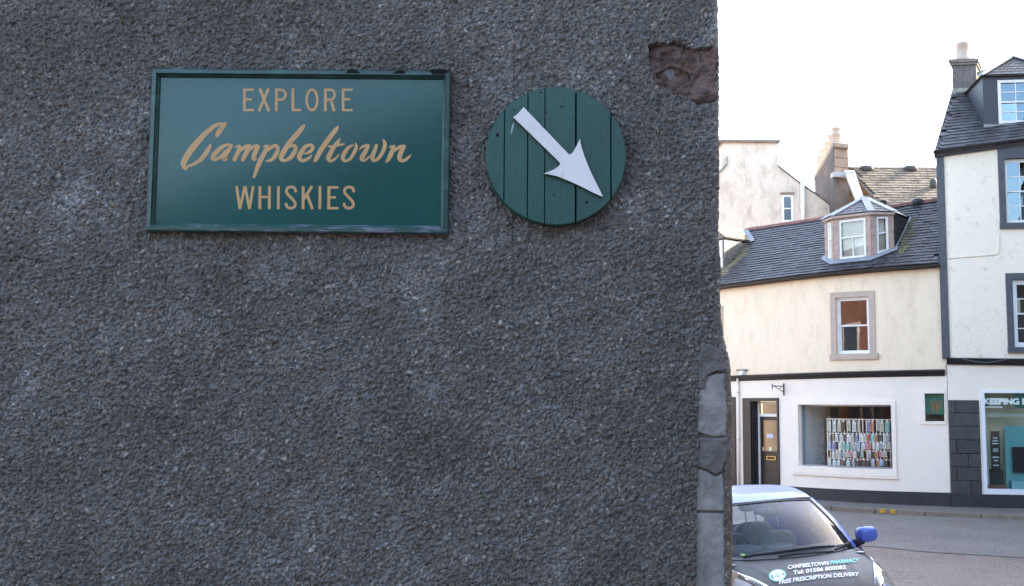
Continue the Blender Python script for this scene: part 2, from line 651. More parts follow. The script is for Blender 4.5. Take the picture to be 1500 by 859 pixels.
# shop-front wall: openings
w_shop = rect(1171.5, 593.2, 1307, 685.5)
w_small = rect(1355, 576.7, 1383.5, 617.5)
d_main = (FU(1102.5, 650), FU(1141, 650), .1, FZ(1118, 588))
d_left = (FU(1058, 650), FU(1074, 650), .1, FZ(1073, 587))
mb = MB()
swall(mb, uA0, uA1 + .015, lambda u: z_pl(u) - .02 if u > d_main[1] + .2 else .1, lambda u: z_corn_b(u) + .02, [w_shop, w_small, d_main, d_left], .03, .22)
A(mb, 'shop_wall', WHITE_SHOP)
# plinth
mb = MB()
sbox(mb, d_main[1] + .13, uA1 + .015, .09, z_pl, -.05, .055)
A(mb, 'plinth', PLINTH)
# cornice
mb = MB()
hC = lambda u: z_corn_b(u)
sprofile(mb, uA0, uA1 - .03, hC, [(.02, 0), (.05, 0), (.06, .035), (.10, .05), (.11, .085), (.16, .10), (.17, .145), (.02, .17)], 40)
A(mb, 'cornice', BLACKP)
# gutter + fascia
mb = MB()
prof = [(.19 + .065 * math.cos(a), .075 + .065 * math.sin(a)) for a in np.linspace(math.pi, 2 * math.pi, 8)] + [(.245, .075), (.135, .075)]
sprofile(mb, uA0, uAe, z_eave, prof, 40)
A(mb, 'gutter', GUTTER)
mb = MB()
sprofile(mb, uA0, uAe, z_eave, [(.0, .0), (.1, .0), (.1, .11), (.0, .11)], 40)
A(mb, 'fascia', BLACKP)


def sash(parent, R, n_out, mframe, mglass, cols=1, rows=(1, 1), fw=.06, back=None, backoff=.25, name='window', meeting=True, room=True, blind=None):
    """sash window inside opening R=(u0,u1,z0,z1): frame, two sashes with panes"""
    u0, u1, z0, z1 = R
    mb = MB()
    for a, b, c, d in ((u0, u0 + fw, z0, z1), (u1 - fw, u1, z0, z1), (u0 + fw, u1 - fw, z0, z0 + fw * 1.1), (u0 + fw, u1 - fw, z1 - fw, z1)):
        sbox(mb, a, b, c, d, n_out - .07, n_out)
    w = A(mb, name, mframe, parent)
    zm = (z0 + z1) / 2
    ia, ib = u0 + fw, u1 - fw
    bar = .022
    for si, (c, d, nn) in enumerate(((z0 + fw * 1.1, zm + .02, -.045), (zm - .02, z1 - fw, -.015))):
        fb = MB()
        st = .035
        for p, q, e, f in ((ia, ia + st, c, d), (ib - st, ib, c, d), (ia + st, ib - st, c, c + st), (ia + st, ib - st, d - st, d)):
            sbox(fb, p, q, e, f, n_out + nn - .03, n_out + nn - .002)
        A(fb, 'sash', mframe, w)
        k = rows[si]
        us_ = np.linspace(ia + st, ib - st, cols + 1)
        zs_ = np.linspace(c + st, d - st, k + 1)
        gb = MB()
        for x in us_[1:-1]:
            sbox(gb, x - bar / 2, x + bar / 2, c + st, d - st, n_out + nn - .026, n_out + nn - .006)
        for y in zs_[1:-1]:
            for x0_, x1_ in zip(us_[:-1], us_[1:]):
                sbox(gb, x0_ + bar / 2, x1_ - bar / 2, y - bar / 2, y + bar / 2, n_out + nn - .026, n_out + nn - .006)
        if gb.v:
            A(gb, 'glazing_bar', mframe, w)
        for i in range(cols):
            for j in range(k):
                pb = MB()
                tl = random.uniform(-.003, .003)
                pb.quad(S(us_[i], zs_[j], n_out + nn - .016), S(us_[i + 1], zs_[j], n_out + nn - .016 + tl), S(us_[i + 1], zs_[j + 1], n_out + nn - .016 + tl), S(us_[i], zs_[j + 1], n_out + nn - .016))
                A(pb, 'pane', mglass, w)
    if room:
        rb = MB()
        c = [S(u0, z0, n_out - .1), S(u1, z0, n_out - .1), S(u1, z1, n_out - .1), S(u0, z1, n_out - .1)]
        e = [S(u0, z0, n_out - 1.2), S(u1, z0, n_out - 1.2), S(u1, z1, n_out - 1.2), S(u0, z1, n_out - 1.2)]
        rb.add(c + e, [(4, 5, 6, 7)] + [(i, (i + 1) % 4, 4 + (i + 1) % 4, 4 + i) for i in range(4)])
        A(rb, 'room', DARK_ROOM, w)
    if blind:
        bb = MB()
        sbox(bb, ia, ib, z0 + (z1 - z0) * blind[0], z0 + (z1 - z0) * blind[1], n_out - .17, n_out - .16)
        A(bb, 'blind', BLIND, w)
    return w


def surround(parent, R, wl, wt, wb, m, n=.05, sill_out=.1, sill_ext=.06, inner=0.0):
    u0, u1, z0, z1 = R
    mb = MB()
    sbox(mb, u0 - wl, u0, z0, z1, -.02, n)
    sbox(mb, u1, u1 + wl, z0, z1, -.02, n)
    sbox(mb, u0 - wl, u1 + wl, z1, z1 + wt, -.02, n)
    A(mb, 'stone_margin', m, parent)
    mb = MB()
    sbox(mb, u0 - wl - sill_ext * .3, u1 + wl + sill_ext, z0 - wb, z0, -.02, sill_out)
    A(mb, 'sill', m, parent)


surround(houseA, win, .15, .14, .15, SANDMARGIN, .025, .07)
sash(houseA, win, -.07, WHITE_WOOD, GLASS_WIN, 1, (1, 1), .05)
surround(houseA, lw, .09, .12, .14, SANDMARGIN, .025, .07)
sash(houseA, lw, -.07, WHITE_WOOD, GLASS_WIN, 1, (1, 1), .05)

# main door ---------------------------------------------------------
mb = MB()
fr0, fr1 = FU(1091, 650), FU(1144, 650)
zt_ = FZ(1118, 583.3)
sbox(mb, fr0, d_main[0], .1, zt_, .03, .075)
sbox(mb, d_main[1], fr1 - .02, .1, zt_, .03, .075)
sbox(mb, d_main[0], d_main[1], d_main[3], zt_, .03, .07)
A(mb, 'door_surround', BLACKP)
da, db = d_main[0], d_main[1]
dw = db - da
mb = MB()
sbox(mb, da, da + .04, .1, d_main[3], -.3, .03)
sbox(mb, db - .03, db, .1, d_main[3], -.3, .03)
A(mb, 'door_reveal_lining', BLACKP)
dbp = -.20
zf = FZ(1122, 609)
mb = MB()
fa, fb_ = da + .1, db - .035
sbox(mb, da + .045, fa, .12, d_main[3] - .01, dbp - .03, dbp + .03)
sbox(mb, fa, fb_, zf - .03, zf + .05, dbp - .03, dbp + .03)
sbox(mb, fa, fb_, d_main[3] - .07, d_main[3] - .01, dbp - .03, dbp + .03)
A(mb, 'door_frame', WHITE_WOOD)
mb = MB()
mb.quad(S(fa, zf + .05, dbp), S(fb_, zf + .05, dbp), S(fb_, d_main[3] - .07, dbp), S(fa, d_main[3] - .07, dbp))
A(mb, 'fanlight', GLASS_WIN)
door = MB()
ztop = zf - .03
gz0, gz1 = FZ(1122, 661.5, dbp), FZ(1122, 616, dbp)
ga, gb_ = fa + .07, fb_ - .07
sbox(door, fa, ga, .13, ztop, dbp - .05, dbp)
sbox(door, gb_, fb_, .13, ztop, dbp - .05, dbp)
sbox(door, ga, gb_, gz1, ztop, dbp - .05, dbp)
sbox(door, ga, gb_, .13, gz0, dbp - .05, dbp - .012)
zz = np.linspace(.16, gz0 - .2, 4)
for a, b in zip(zz[:-1], zz[1:]):
    sbox(door, ga + .06, gb_ - .06, a + .05, b - .02, dbp - .014, dbp - .002)
    sbox(door, ga + .09, gb_ - .09, a + .08, b - .05, dbp - .006, dbp + .012)
sbox(door, ga, gb_, gz0 - .03, gz0 + .012, dbp - .05, dbp + .02)
dob = A(door, 'door', mat('dark_brown_door', (.035, .027, .024), .35, .2, 10))
mb = MB()
mb.quad(S(ga, gz0, dbp - .02), S(gb_, gz0, dbp - .02), S(gb_, gz1, dbp - .02), S(ga, gz1, dbp - .02))
A(mb, 'door_pane', GLASS_WIN, dob)
mb = MB()
lz = FZ(1125, 671, dbp)
um = (ga + gb_) / 2
sbox(mb, um - .17, um + .17, lz - .05, lz - .035, dbp - .01, dbp + .03)
sbox(mb, um - .17, um + .17, lz + .035, lz + .05, dbp - .01, dbp + .03)
sbox(mb, um - .17, um - .14, lz - .035, lz + .035, dbp - .01, dbp + .03)
sbox(mb, um + .14, um + .17, lz - .035, lz + .035, dbp - .01, dbp + .03)
A(mb, 'letter_box', mat('brass', (.75, .50, .16), .35, .1, 20, metal=.9), dob)
for k, (a, b, c, d, cc) in enumerate(((1123, 636, 1132, 641.5, (.62, .66, .85)), (1114, 655, 1117.5, 661, (.8, .78, .55)), (1126, 655, 1130, 661, (.8, .78, .55)))):
    u0, u1 = FU(a, 640, dbp), FU(c, 640, dbp)
    mb = MB()
    sbox(mb, u0, u1, FZ(1122, d, dbp), FZ(1122, b, dbp), dbp - .018, dbp - .012, 1)
    A(mb, 'door_notice', mat('door_paper_%d' % k, cc, .7, .1, 30), dob)
for dd in (d_main, ):
    rb = MB()
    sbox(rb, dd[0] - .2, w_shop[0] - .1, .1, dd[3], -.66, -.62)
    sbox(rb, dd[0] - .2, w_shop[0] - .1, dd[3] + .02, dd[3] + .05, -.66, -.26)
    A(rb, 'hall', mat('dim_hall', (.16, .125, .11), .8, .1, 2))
mb = MB()
sbox(mb, da - .05, db + .02, .09, .15, -.25, .12)
A(mb, 'doorstep', STONE_CHIM)
# left dark door
mb = MB()
sbox(mb, d_left[0], d_left[1] - .08, .1, d_left[3], -.16, -.12)
A(mb, 'side_door', mat('dark_brown_door', (0, 0, 0)))
mb = MB()
sbox(mb, d_left[1] - .02, d_left[1] + .16, .1, d_left[3] + .1, -.12, .07)
sbox(mb, d_left[0], d_left[1] - .02, d_left[3], d_left[3] + .1, -.12, .07)
A(mb, 'side_door_surround', BLACKP)
# downpipe
mb = MB()
ud = FU(1084.7, 640)
mb.tube([S(ud, .12, .08), S(ud, 2.0, .08), S(ud, FZ(1083, 553), .08)], .035, 10)
for z in (1.6, 2.9):
    mb.tube([S(ud, z, .08), S(ud, z + .09, .08)], .048, 10)
A(mb, 'downpipe', WHITE_SHOP, smooth=True)
# bracket for a hanging sign
mb = MB()
bu = FU(1150, 571)
z0, z1 = FZ(1150, 579.5), FZ(1150, 562)
mb.tube([S(bu, z0, .06), S(bu, z1, .06)], .018, 6)
mb.tube([S(bu, z1 - .08, .06), S(bu - .06, z1 - .07, .45)], .014, 6)
mb.tube([S(bu, z0 + .09, .06), S(bu - .05, z1 - .08, .38)], .011, 6)
mb.tube([S(bu - .06, z1 - .02, .45), S(bu - .06, z1 - .16, .45)], .014, 6)
mb.tube([S(bu - .02, z0 + .18, .06 + .12), S(bu - .03, z1 - .1, .13)], .009, 6)
A(mb, 'sign_bracket', BLACKP)
# small alarm light with conduit
mb = MB()
u0, u1, z0, z1 = rect(1087, 543.5, 1092, 549.5)
sbox(mb, u0, u1, z0, z1, .0, .12)
A(mb, 'alarm_box', UPVC)
mb = MB()
sbox(mb, u0 - .18, u1 + .1, z1 + .0, z1 + .045, .0, .05)
A(mb, 'conduit', STONE_CHIM)

# shop window -------------------------------------------------------
u0, u1, z0, z1 = w_shop
mb = MB()
ou0, ou1 = FU(1163.6, 640), FU(1313, 640)
oz0, oz1 = FZ(1240, 699), FZ(1240, 587)
for a, b, c, d in ((ou0, u0, z0, z1), (u1, ou1, z0, z1), (ou0, ou1, z1, oz1), (ou0, ou1, oz0 + .06, z0)):
    sbox(mb, a, b, c, d, .02, .062)
sbox(mb, ou0 - .02, ou1 + .02, oz0, oz0 + .05, .02, .085)
A(mb, 'shop_window_architrave', WHITE_SHOP)
mb = MB()
for a, b, c, d in ((u0, u0 + .04, z0, z1), (u1 - .04, u1, z0, z1), (u0 + .04, u1 - .04, z0, z0 + .04), (u0 + .04, u1 - .04, z1 - .04, z1)):
    sbox(mb, a, b, c, d, -.15, -.09)
A(mb, 'shop_window_frame', mat('grey_metal_frame', (.25, .27, .29), .4, .05, 5))
mb = MB()
mb.grid(lambda u, z: S(u, z, -.12), np.linspace(u0 + .04, u1 - .04, 10), [z0 + .04, z1 - .04])
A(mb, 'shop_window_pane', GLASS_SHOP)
mb = MB()
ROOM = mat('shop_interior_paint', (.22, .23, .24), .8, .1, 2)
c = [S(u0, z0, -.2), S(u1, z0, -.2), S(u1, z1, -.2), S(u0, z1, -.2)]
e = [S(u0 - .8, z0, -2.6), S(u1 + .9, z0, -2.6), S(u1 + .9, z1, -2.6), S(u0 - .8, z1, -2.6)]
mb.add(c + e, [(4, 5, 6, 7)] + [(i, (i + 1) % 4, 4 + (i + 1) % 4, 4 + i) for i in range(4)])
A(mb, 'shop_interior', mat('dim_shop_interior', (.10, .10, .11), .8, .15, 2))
mb = MB()   # pale side panel of the display
sbox(mb, u0 + .01, u0 + .03, z0, z1, -1.1, -.16)
A(mb, 'display_side_panel', mat('pale_blue_panel', (.55, .6, .64), .6, .04, 3))
# rack with hanging phone cases
ND = -.42


def dz_(px, py):
    return FA(px, py, ND)


rack = thing('display_rack', 'chrome wire display rack full of phone cases behind the shop glass', 'display rack', loc=S(*dz_(1262, 686), ND))
CHROME = mat('chrome_wire', (.7, .7, .72), .3, .05, 5, metal=.8)
ra, rb_ = dz_(1211, 650)[0], dz_(1312, 650)[0]
rz0, rz1 = dz_(1262, 689)[1], dz_(1262, 614.5)[1]
nb = 22
for i in range(nb):
    u = ra + (rb_ - ra) * (i + .3) / nb
    mb = MB()
    sbox(mb, u - .009, u + .009, rz0, rz1, ND - .012, ND, 1)
    A(mb, 'upright_wire', CHROME, rack)
rows = [614.5, 636, 648, 660.5, 673, 686]
for y in rows:
    mb = MB()
    z = dz_(1262, y)[1]
    sbox(mb, ra, rb_, z - .008, z + .008, ND - .03, ND - .013)
    A(mb, 'cross_wire', CHROME, rack)
mb = MB()
sbox(mb, ra, rb_, rz0, rz1, ND - .16, ND - .13)
A(mb, 'back_board', mat('rack_back', (.045, .04, .04), .7, .3, 8), rack)
PAL = [('white', (.75, .74, .72)), ('white', (.7, .7, .72)), ('white', (.7, .7, .72)), ('silver grey', (.45, .46, .48)), ('black', (.03, .03, .035)), ('cream', (.62, .54, .42)), ('pale blue', (.42, .55, .68)), ('black', (.03, .03, .035)), ('silver grey', (.45, .46, .48)),
       ('red', (.5, .06, .08)), ('pink', (.6, .25, .36)), ('orange brown', (.5, .2, .09)), ('turquoise', (.25, .55, .5)), ('violet', (.28, .26, .5))]
pk = {}


def packet(colname, c, u, z, w, h, row):
    key = colname
    if key not in pk:
        b = MB()
        b.box(-.5, .5, -.5, .5, -1, 0)
        face = b.mesh('packet_card', mat('packet_' + key.replace(' ', '_'), c, .35, .15, 30))
        b2 = MB().box(-.5, .5, -.5, .5, 0, 1)
        hook = b2.mesh('hang_tab', mat('packet_tab', (.78, .77, .75), .5, .05, 20))
        b3 = MB().box(-.5, .5, -.5, .5, -1, 0)
        inner = b3.mesh('case_window', mat('packet_inner_' + key.replace(' ', '_'), tuple(.6 * q + .05 for q in c), .3, .3, 40))
        pk[key] = (face, hook, inner)
    face, hook, inner = pk[key]
    p = S(u, z, ND + .05)
    tg = plan(u + .01) - plan(u)
    ang = math.atan2(tg[1], tg[0])
    t = thing('phone_case_packet', '%s packaged phone case hanging in the %s of the shop window rack' % (colname, row), 'phone case', 'phone cases hanging in the shop window', loc=p)
    t.rotation_euler = (random.uniform(-.05, .05), random.uniform(-.04, .04), ang)
    link('packet_card', face, t, Matrix.Diagonal((w, .02, h, 1)))
    link('hang_tab', hook, t, Matrix.Diagonal((w * .35, .012, .05, 1)))
    link('case_window', inner, t, Matrix.Translation((0, -.012, -h * .2)) @ Matrix.Diagonal((w * .62, .006, h * .68, 1)))


rowdef = [(618.5, 15.5, 13), (637.5, 10.8, 16), (649.5, 10.5, 17), (661.8, 10.5, 17), (675, 9.5, 13)]
for ri, (y0, hh, cnt) in enumerate(rowdef):
    for k in range(cnt):
        px = 1214.5 + (1305 - 1214.5) * (k + random.uniform(-.18, .18)) / cnt + 2
        if random.random() < .06:
            continue
        u, z = dz_(px, y0 + random.uniform(-.4, .4))
        hgt = z - dz_(px, y0 + hh * random.uniform(.75, 1.0))[1]
        nm, c = PAL[0] if (ri == 0 and k < 2) else random.choice(PAL)
        packet(nm, c, u, z, random.uniform(.07, .105), hgt, ('top row', 'second row', 'third row', 'fourth row', 'bottom row')[ri])
# side shelf with darker stock
mb = MB()
sa, sb_ = FU(1186, 640, -.9), FU(1206, 640, -.9)
for z in np.linspace(z0 + .05, z1 - .35, 6):
    sbox(mb, sa, sb_, z, z + .025, -1.2, -.9)
sbox(mb, sa - .03, sa, z0, z1 - .3, -1.2, -.9)
sbox(mb, sb_, sb_ + .03, z0, z1 - .3, -1.2, -.9)
sh = mb.build('stock_shelf', mat('dim_shelf', (.16, .2, .25), .6, .2, 6))
tag(sh, 'dark blue grey stock shelf deep inside the phone shop', 'shelf')
for zi, z in enumerate(np.linspace(z0 + .05, z1 - .35, 6)[:-1]):
    for k in range(4):
        b = MB()
        ua = sa + (sb_ - sa) * (k + .12) / 4
        sbox(b, ua, ua + (sb_ - sa) * .18, z + .026, z + random.uniform(.14, .24), -1.1, -.92, 1)
        tag(b.build('stock_box', mat('stock_%d' % (k % 3), [(.25, .35, .45), (.4, .42, .44), (.12, .16, .2)][k % 3], .5, .1, 9)),
            ['dusty blue', 'light grey', 'dark slate'][k % 3] + ' stock box on the %s board of the shelf inside the phone shop' % ('lowest', 'second lowest', 'middle', 'second highest', 'highest')[zi], 'box', 'stock boxes on the shop shelf')
# ceiling strip lamp in the shop
b = MB()
sbox(b, FU(1184, 596, -1.0), FU(1196, 596, -1.0), z1 - .09, z1 - .05, -1.3, -.6)
tag(b.build('strip_lamp', UPVC), 'short white strip lamp under the phone shop ceiling', 'lamp')

# small window with a painted letter
u0, u1, z0, z1 = w_small
mb = MB()
o0, o1, oz0, oz1 = FU(1347.6, 596), FU(1386, 596), FZ(1366, 622), FZ(1366, 572)
for a, b, c, d in ((o0, u0, z0, z1), (u1, o1 - .02, z0, z1), (o0, o1 - .02, z1, oz1), (o0, o1 - .02, oz0, z0)):
    sbox(mb, a, b, c, d, .02, .06)
A(mb, 'small_window_architrave', WHITE_SHOP)
mb = MB()
mb.quad(S(u0, z0, -.08), S(u1, z0, -.08), S(u1, z1, -.08), S(u0, z1, -.08))
A(mb, 'small_window_pane', GLASS_SHOP)
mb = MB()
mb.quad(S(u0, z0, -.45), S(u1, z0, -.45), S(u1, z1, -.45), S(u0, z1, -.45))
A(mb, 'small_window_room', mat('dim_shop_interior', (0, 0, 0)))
mb = MB()
zg = z0 + (z1 - z0) * .25
sbox(mb, u0, u1, zg, z1, -.13, -.12, 1)
wb_ = A(mb, 'window_sign_board', mat('green_sign_board', (.085, .22, .15), .5, .15, 8))
V, Fc = text_mesh('W', 1, .03, .25)
V = (V - V.min(0)) / (V.max(0) - V.min(0) + 1e-9)
b = MB()
b.add([S(u0 + (u1 - u0) * (.28 + .62 * v[0]), zg + (z1 - zg) * (.1 + .55 * v[1]), -.112) for v in V], Fc)
A(b, 'lettering', mat('orange_letter', (.42, .2, .07), .5, .05, 8), wb_)
V, Fc = text_mesh('I', 1, .03, .25)
V = (V - V.min(0)) / (V.max(0) - V.min(0) + 1e-9)

# ------------------------------------------------------------------ roof of house A
ridge_n = -2.9
z_ridge = polyz([(1087, 338.5), (1206, 320), (1307, 306), (1372.6, 293)], ridge_n)


def RA(u, t):
    a = S(u, z_eave(u) + .10, .20)
    b = S(u, z_ridge(u), ridge_n)
    return a + (b - a) * t


uR0, uR1 = FU(985, 420), FU(1402, 400)
mb = MB()
mb.grid(lambda u, t: RA(u, t) - np.array((0, 0, .035)), np.linspace(uR0, uAe, 36), np.linspace(0, 1, 6))
mb.grid(lambda u, t: RA(u, t) - np.array((0, 0, .035)), np.linspace(uAe, uR1, 5), np.linspace(.09, 1, 6))
roofA = A(mb, 'roof', SLATE)
mb = MB()   # rear slope
mb.grid(lambda u, t: S(u, z_ridge(u) - .04 - 2.2 * t, ridge_n - 2.9 * t), np.linspace(uR0, uR1, 20), [0, 1])
A(mb, 'rear_slope', SLATE)
for (a, b_) in ((uA0, uA0),):
    pass

unit = MB().hexa([(-.5, -.5, -1), (.5, -.5, -1), (.5, .5, -1), (-.5, .5, -1), (-.5, -.5, 0), (.5, -.5, 0), (.5, .5, 0), (-.5, .5, 0)])


def slates(parent, fn, u0, u1, ncourse, sw, mats, limit=300, keep=None, seed=1, visible=None, moss=None, name='slate', th=.022, arc=None):
    """courses of single slates; those seen largest are objects, the rest one mesh"""
    r = random.Random(seed)
    me = {}
    for k, m in mats.items():
        me[k] = MB().hexa(unit.v).mesh('slate', m)
    items = []
    dt = 1.0 / ncourse
    for j in range(ncourse):
        u = u0 - r.uniform(0, sw)
        while u < u1:
            w = sw * r.uniform(.75, 1.25)
            uc = u + w / 2
            u += w
            if uc - w / 2 < u0 - w * .02 or uc > u1:
                continue
            t = (j + .55) * dt
            if keep and not keep(uc, t):
                continue
            p = fn(uc, t)
            du = fn(uc + .02, t) - fn(uc - .02, t)
            dt_ = fn(uc, t + .01) - fn(uc, t - .01)
            k_u = np.linalg.norm(du) / .04
            k_t = np.linalg.norm(dt_) / .02
            eu = du / np.linalg.norm(du)
            n = np.cross(eu, dt_)
            n /= np.linalg.norm(n)
            et = np.cross(n, eu)
            tilt = .10 + r.uniform(-.03, .05)
            et2 = et * math.cos(tilt) - n * math.sin(tilt)
            et2 = et2 + eu * r.uniform(-.03, .03)
            n2 = np.cross(eu, et2)
            pos = p + n * (.022 + r.uniform(0, .008)) - et * r.uniform(0, .015)
            mx = Matrix(((*[0] * 4,),) * 4)
            W, Hh = w * k_u - r.uniform(.003, .009), dt * k_t * 1.3
            M = Matrix.Identity(4)
            for q in range(3):
                M[q][0], M[q][1], M[q][2], M[q][3] = eu[q] * W, et2[q] * Hh, n2[q] * th, pos[q]
            px = proj(p)
            vis = 0 <= px[0] <= 1500 and (visible is None or visible(px, uc, t))
            key = 'moss' if (moss and moss(px, uc, t, r)) else 'plain'
            items.append((vis, np.linalg.norm(p - np.array((0, 0, EYE))), M, key))
    vi = sorted([i for i in items if i[0]], key=lambda i: i[1])
    ind = vi[:limit]
    rest = vi[limit:] + [i for i in items if not i[0]]
    for _, _, M, key in ind:
        o = link(name, me[key], parent)
        o.matrix_basis = M
        o.matrix_parent_inverse = inverse_of(parent)
    if rest:
        for key in mats:
            b = MB()
            for _, _, M, k2 in rest:
                if k2 == key:
                    b.hexa([tuple(M @ Vector(v)) for v in unit.v])
            if b.v:
                o = A(b, 'remaining_slates', mats[key], parent)
                o['kind'] = 'stuff'
    return len(ind), len(rest)


# dormer footprint on the roof
fl = inv(RA, 1222.6, 383.5, (FU(1222, 420), .2))
frr = inv(RA, 1277, 377.8, (FU(1277, 420), .2))
rr = inv(RA, 1309.8, 365.6, (FU(1309, 420), .3))
ll = inv(RA, 1209.6, 378.6, (FU(1209, 420), .3))
jr = inv(RA, 1331.8, 320.7, (FU(1331, 420), .7))
jl = (ll[0] - .05, jr[1] - .08)


def keepA(u, t):
    if u > uAe - .06 and t < .13:
        return False
    # open where the dormers stand
    if ll[0] < u < rr[0] and t > max(ll[1], rr[1]) - .02 and t < .82:
        return False
    if fl[0] < u < frr[0] and t > min(fl[1], frr[1]) + .06 and t < .82:
        return False
    if rr[0] <= u < jr[0] and t > rr[1] + (jr[1] - rr[1]) * (u - rr[0]) / (jr[0] - rr[0]) + .03 and t < .8:
        return False
    return True


def mossA(px, u, t, r):
    # streak of moss below the dormer cheeks
    a = 1312 < px[0] < 1345 and 318 < px[1] < 372 and abs((px[0] - 1338) - (px[1] - 325) * -.42) < 8
    b = 1056 < px[0] < 1100 and abs((px[1] - 394) + (px[0] - 1064) * .95) < 9
    return (a or b) and r.random() < .85


print('slates A', slates(roofA, RA, uR0, uR1, 23, .19, {'plain': SLATE, 'moss': MOSS}, 300, keepA, 3, lambda p, u, t: p[0] > 1056, mossA))
# ridge tiles
rt = np.arange(uR0, uR1, .33)
for a in rt:
    b = MB()
    k = a + .315
    prof = [(-.14, -.085), (-.05, .005), (0, .03), (.05, .005), (.14, -.085), (0, -.02)]
    vs_ = [S(q, z_ridge(q) + dz + .05, ridge_n + n) for q in (a, k) for n, dz in prof]
    b.add(vs_, [(i, (i + 1) % 6, 6 + (i + 1) % 6, 6 + i) for i in range(6)] + [tuple(range(6)), tuple(range(6, 12))])
    A(b, 'ridge_tile', RIDGE, roofA)
# two ridge vents seen over the roof
for px, py in ((1291, 297.5), (1344, 296)):
    q = at(px, py, plan(FU(px, 400), ridge_n)[1])
    b = MB().blob(q, (.16, .14, .1), .8, 14, 8)
    A(b, 'ridge_vent', mat('dark_vent', (.06, .055, .055), .6, .2, 9), roofA, smooth=True)

# bay dormer ---------------------------------------------------------
dorm = thing('d', 'x', 'x')
bpy.data.objects.remove(dorm)


def up(p, px, py):
    """point straight above p that is seen at height py"""
    lo, hi = 0, 6
    for _ in range(40):
        m_ = (lo + hi) / 2
        if proj((p[0], p[1], p[2] + m_))[1] > py:
            lo = m_
        else:
            hi = m_
    return np.array((p[0], p[1], p[2] + lo))


P_fl, P_fr, P_r, P_l = RA(*fl), RA(*frr), RA(*rr), RA(*ll)
T_fl, T_fr, T_r, T_l = up(P_fl, 0, 318), up(P_fr, 0, 310.5), up(P_r, 0, 311), up(P_l, 0, 324)
zt = (T_fl[2] + T_fr[2] + T_r[2] + T_l[2]) / 4
for q in (T_fl, T_fr, T_r, T_l):
    q[2] = q[2] * .5 + zt * .5
J_r, J_l = RA(*jr), RA(*jl)


def panel_window(parent, b0, b1, t0, t1, post, name, nb):
    """timber-framed sash between two posts: b0,b1 bottom corners, t0,t1 top corners"""
    b0, b1, t0, t1 = [np.array(q, float) for q in (b0, b1, t0, t1)]
    nrm = np.cross(b1 - b0, t0 - b0)
    nrm /= np.linalg.norm(nrm)
    if nrm[1] > 0:
        nrm = -nrm
    L = np.linalg.norm(b1 - b0)
    f = lambda a, h, n=0: (b0 * (1 - a) + b1 * a) * (1 - h) + (t0 * (1 - a) + t1 * a) * h + nrm * n

    def bx(mb, a0, a1, h0, h1, n0, n1):
        mb.hexa([f(a0, h0, n0), f(a1, h0, n0), f(a1, h0, n1), f(a0, h0, n1), f(a0, h1, n0), f(a1, h1, n0), f(a1, h1, n1), f(a0, h1, n1)])
    pw = post / L
    mb = MB()
    bx(mb, 0, pw, 0, 1, -.1, .02)
    bx(mb, 1 - pw, 1, 0, 1, -.1, .02)
    bx(mb, pw, 1 - pw, .9, 1, -.1, .015)
    fr_ = A(mb, 'bay_frame', TIMBER_PINK, parent)
    a0, a1, h0, h1 = pw, 1 - pw, .03, .9
    fw = .055 / L
    mb = MB()
    bx(mb, a0, a0 + fw, h0, h1, -.06, .0)
    bx(mb, a1 - fw, a1, h0, h1, -.06, .0)
    bx(mb, a0 + fw, a1 - fw, h0, h0 + .05, -.06, .03)
    bx(mb, a0 + fw, a1 - fw, h1 - .05, h1, -.06, .0)
    bx(mb, a0 + fw, a1 - fw, .49, .52, -.07, -.005)
    if nb:
        bx(mb, .49, .51, h0 + .05, .49, -.06, -.01)
    w = A(mb, name, WHITE_WOOD, parent)
    ai, aj = a0 + fw, a1 - fw
    for (h_0, h_1, n_) in ((h0 + .05, .49, -.05), (.52, h1 - .05, -.03)):
        parts_ = ((ai, .49), (.51, aj)) if nb and h_0 < .3 else ((ai, aj),)
        for c0, c1 in parts_:
            g = MB()
            g.quad(f(c0, h_0, n_), f(c1, h_0, n_), f(c1, h_1, n_), f(c0, h_1, n_))
            A(g, 'pane', GLASS_WIN, w)
    bl = MB()
    bx(bl, ai, aj, h0 + .03, h1 - .04, -.16, -.14)
    A(bl, 'blind', BLIND, w)
    return fr_


dm = MB()
bay = A(MB().prism([P_l + (0, 0, -.1), P_fl + (0, 0, -.1), P_fr + (0, 0, -.1), P_r + (0, 0, -.1)], (0, 0, .13)), 'bay_dormer', TIMBER_PINK)
panel_window(bay, P_fl, P_fr, T_fl, T_fr, .14, 'front_sash', True)
panel_window(bay, P_l, P_fl, T_l, T_fl, .13, 'side_sash', False)
panel_window(bay, P_fr, P_r, T_fr, T_r, .15, 'side_sash', False)
# slate-hung cheeks
for (Tq, Pq, Jq) in ((T_r, P_r, J_r), (T_l, P_l, J_l)):
    Jt = np.array((Jq[0], Jq[1], max(Jq[2], Tq[2] - .02)))
    b = MB()
    b.prism([Tq, Pq - (0, 0, .05), Jq - (0, 0, .05)], (-.03 if Tq is T_r else .03, .02, 0))
    A(b, 'cheek', SLATE, bay)
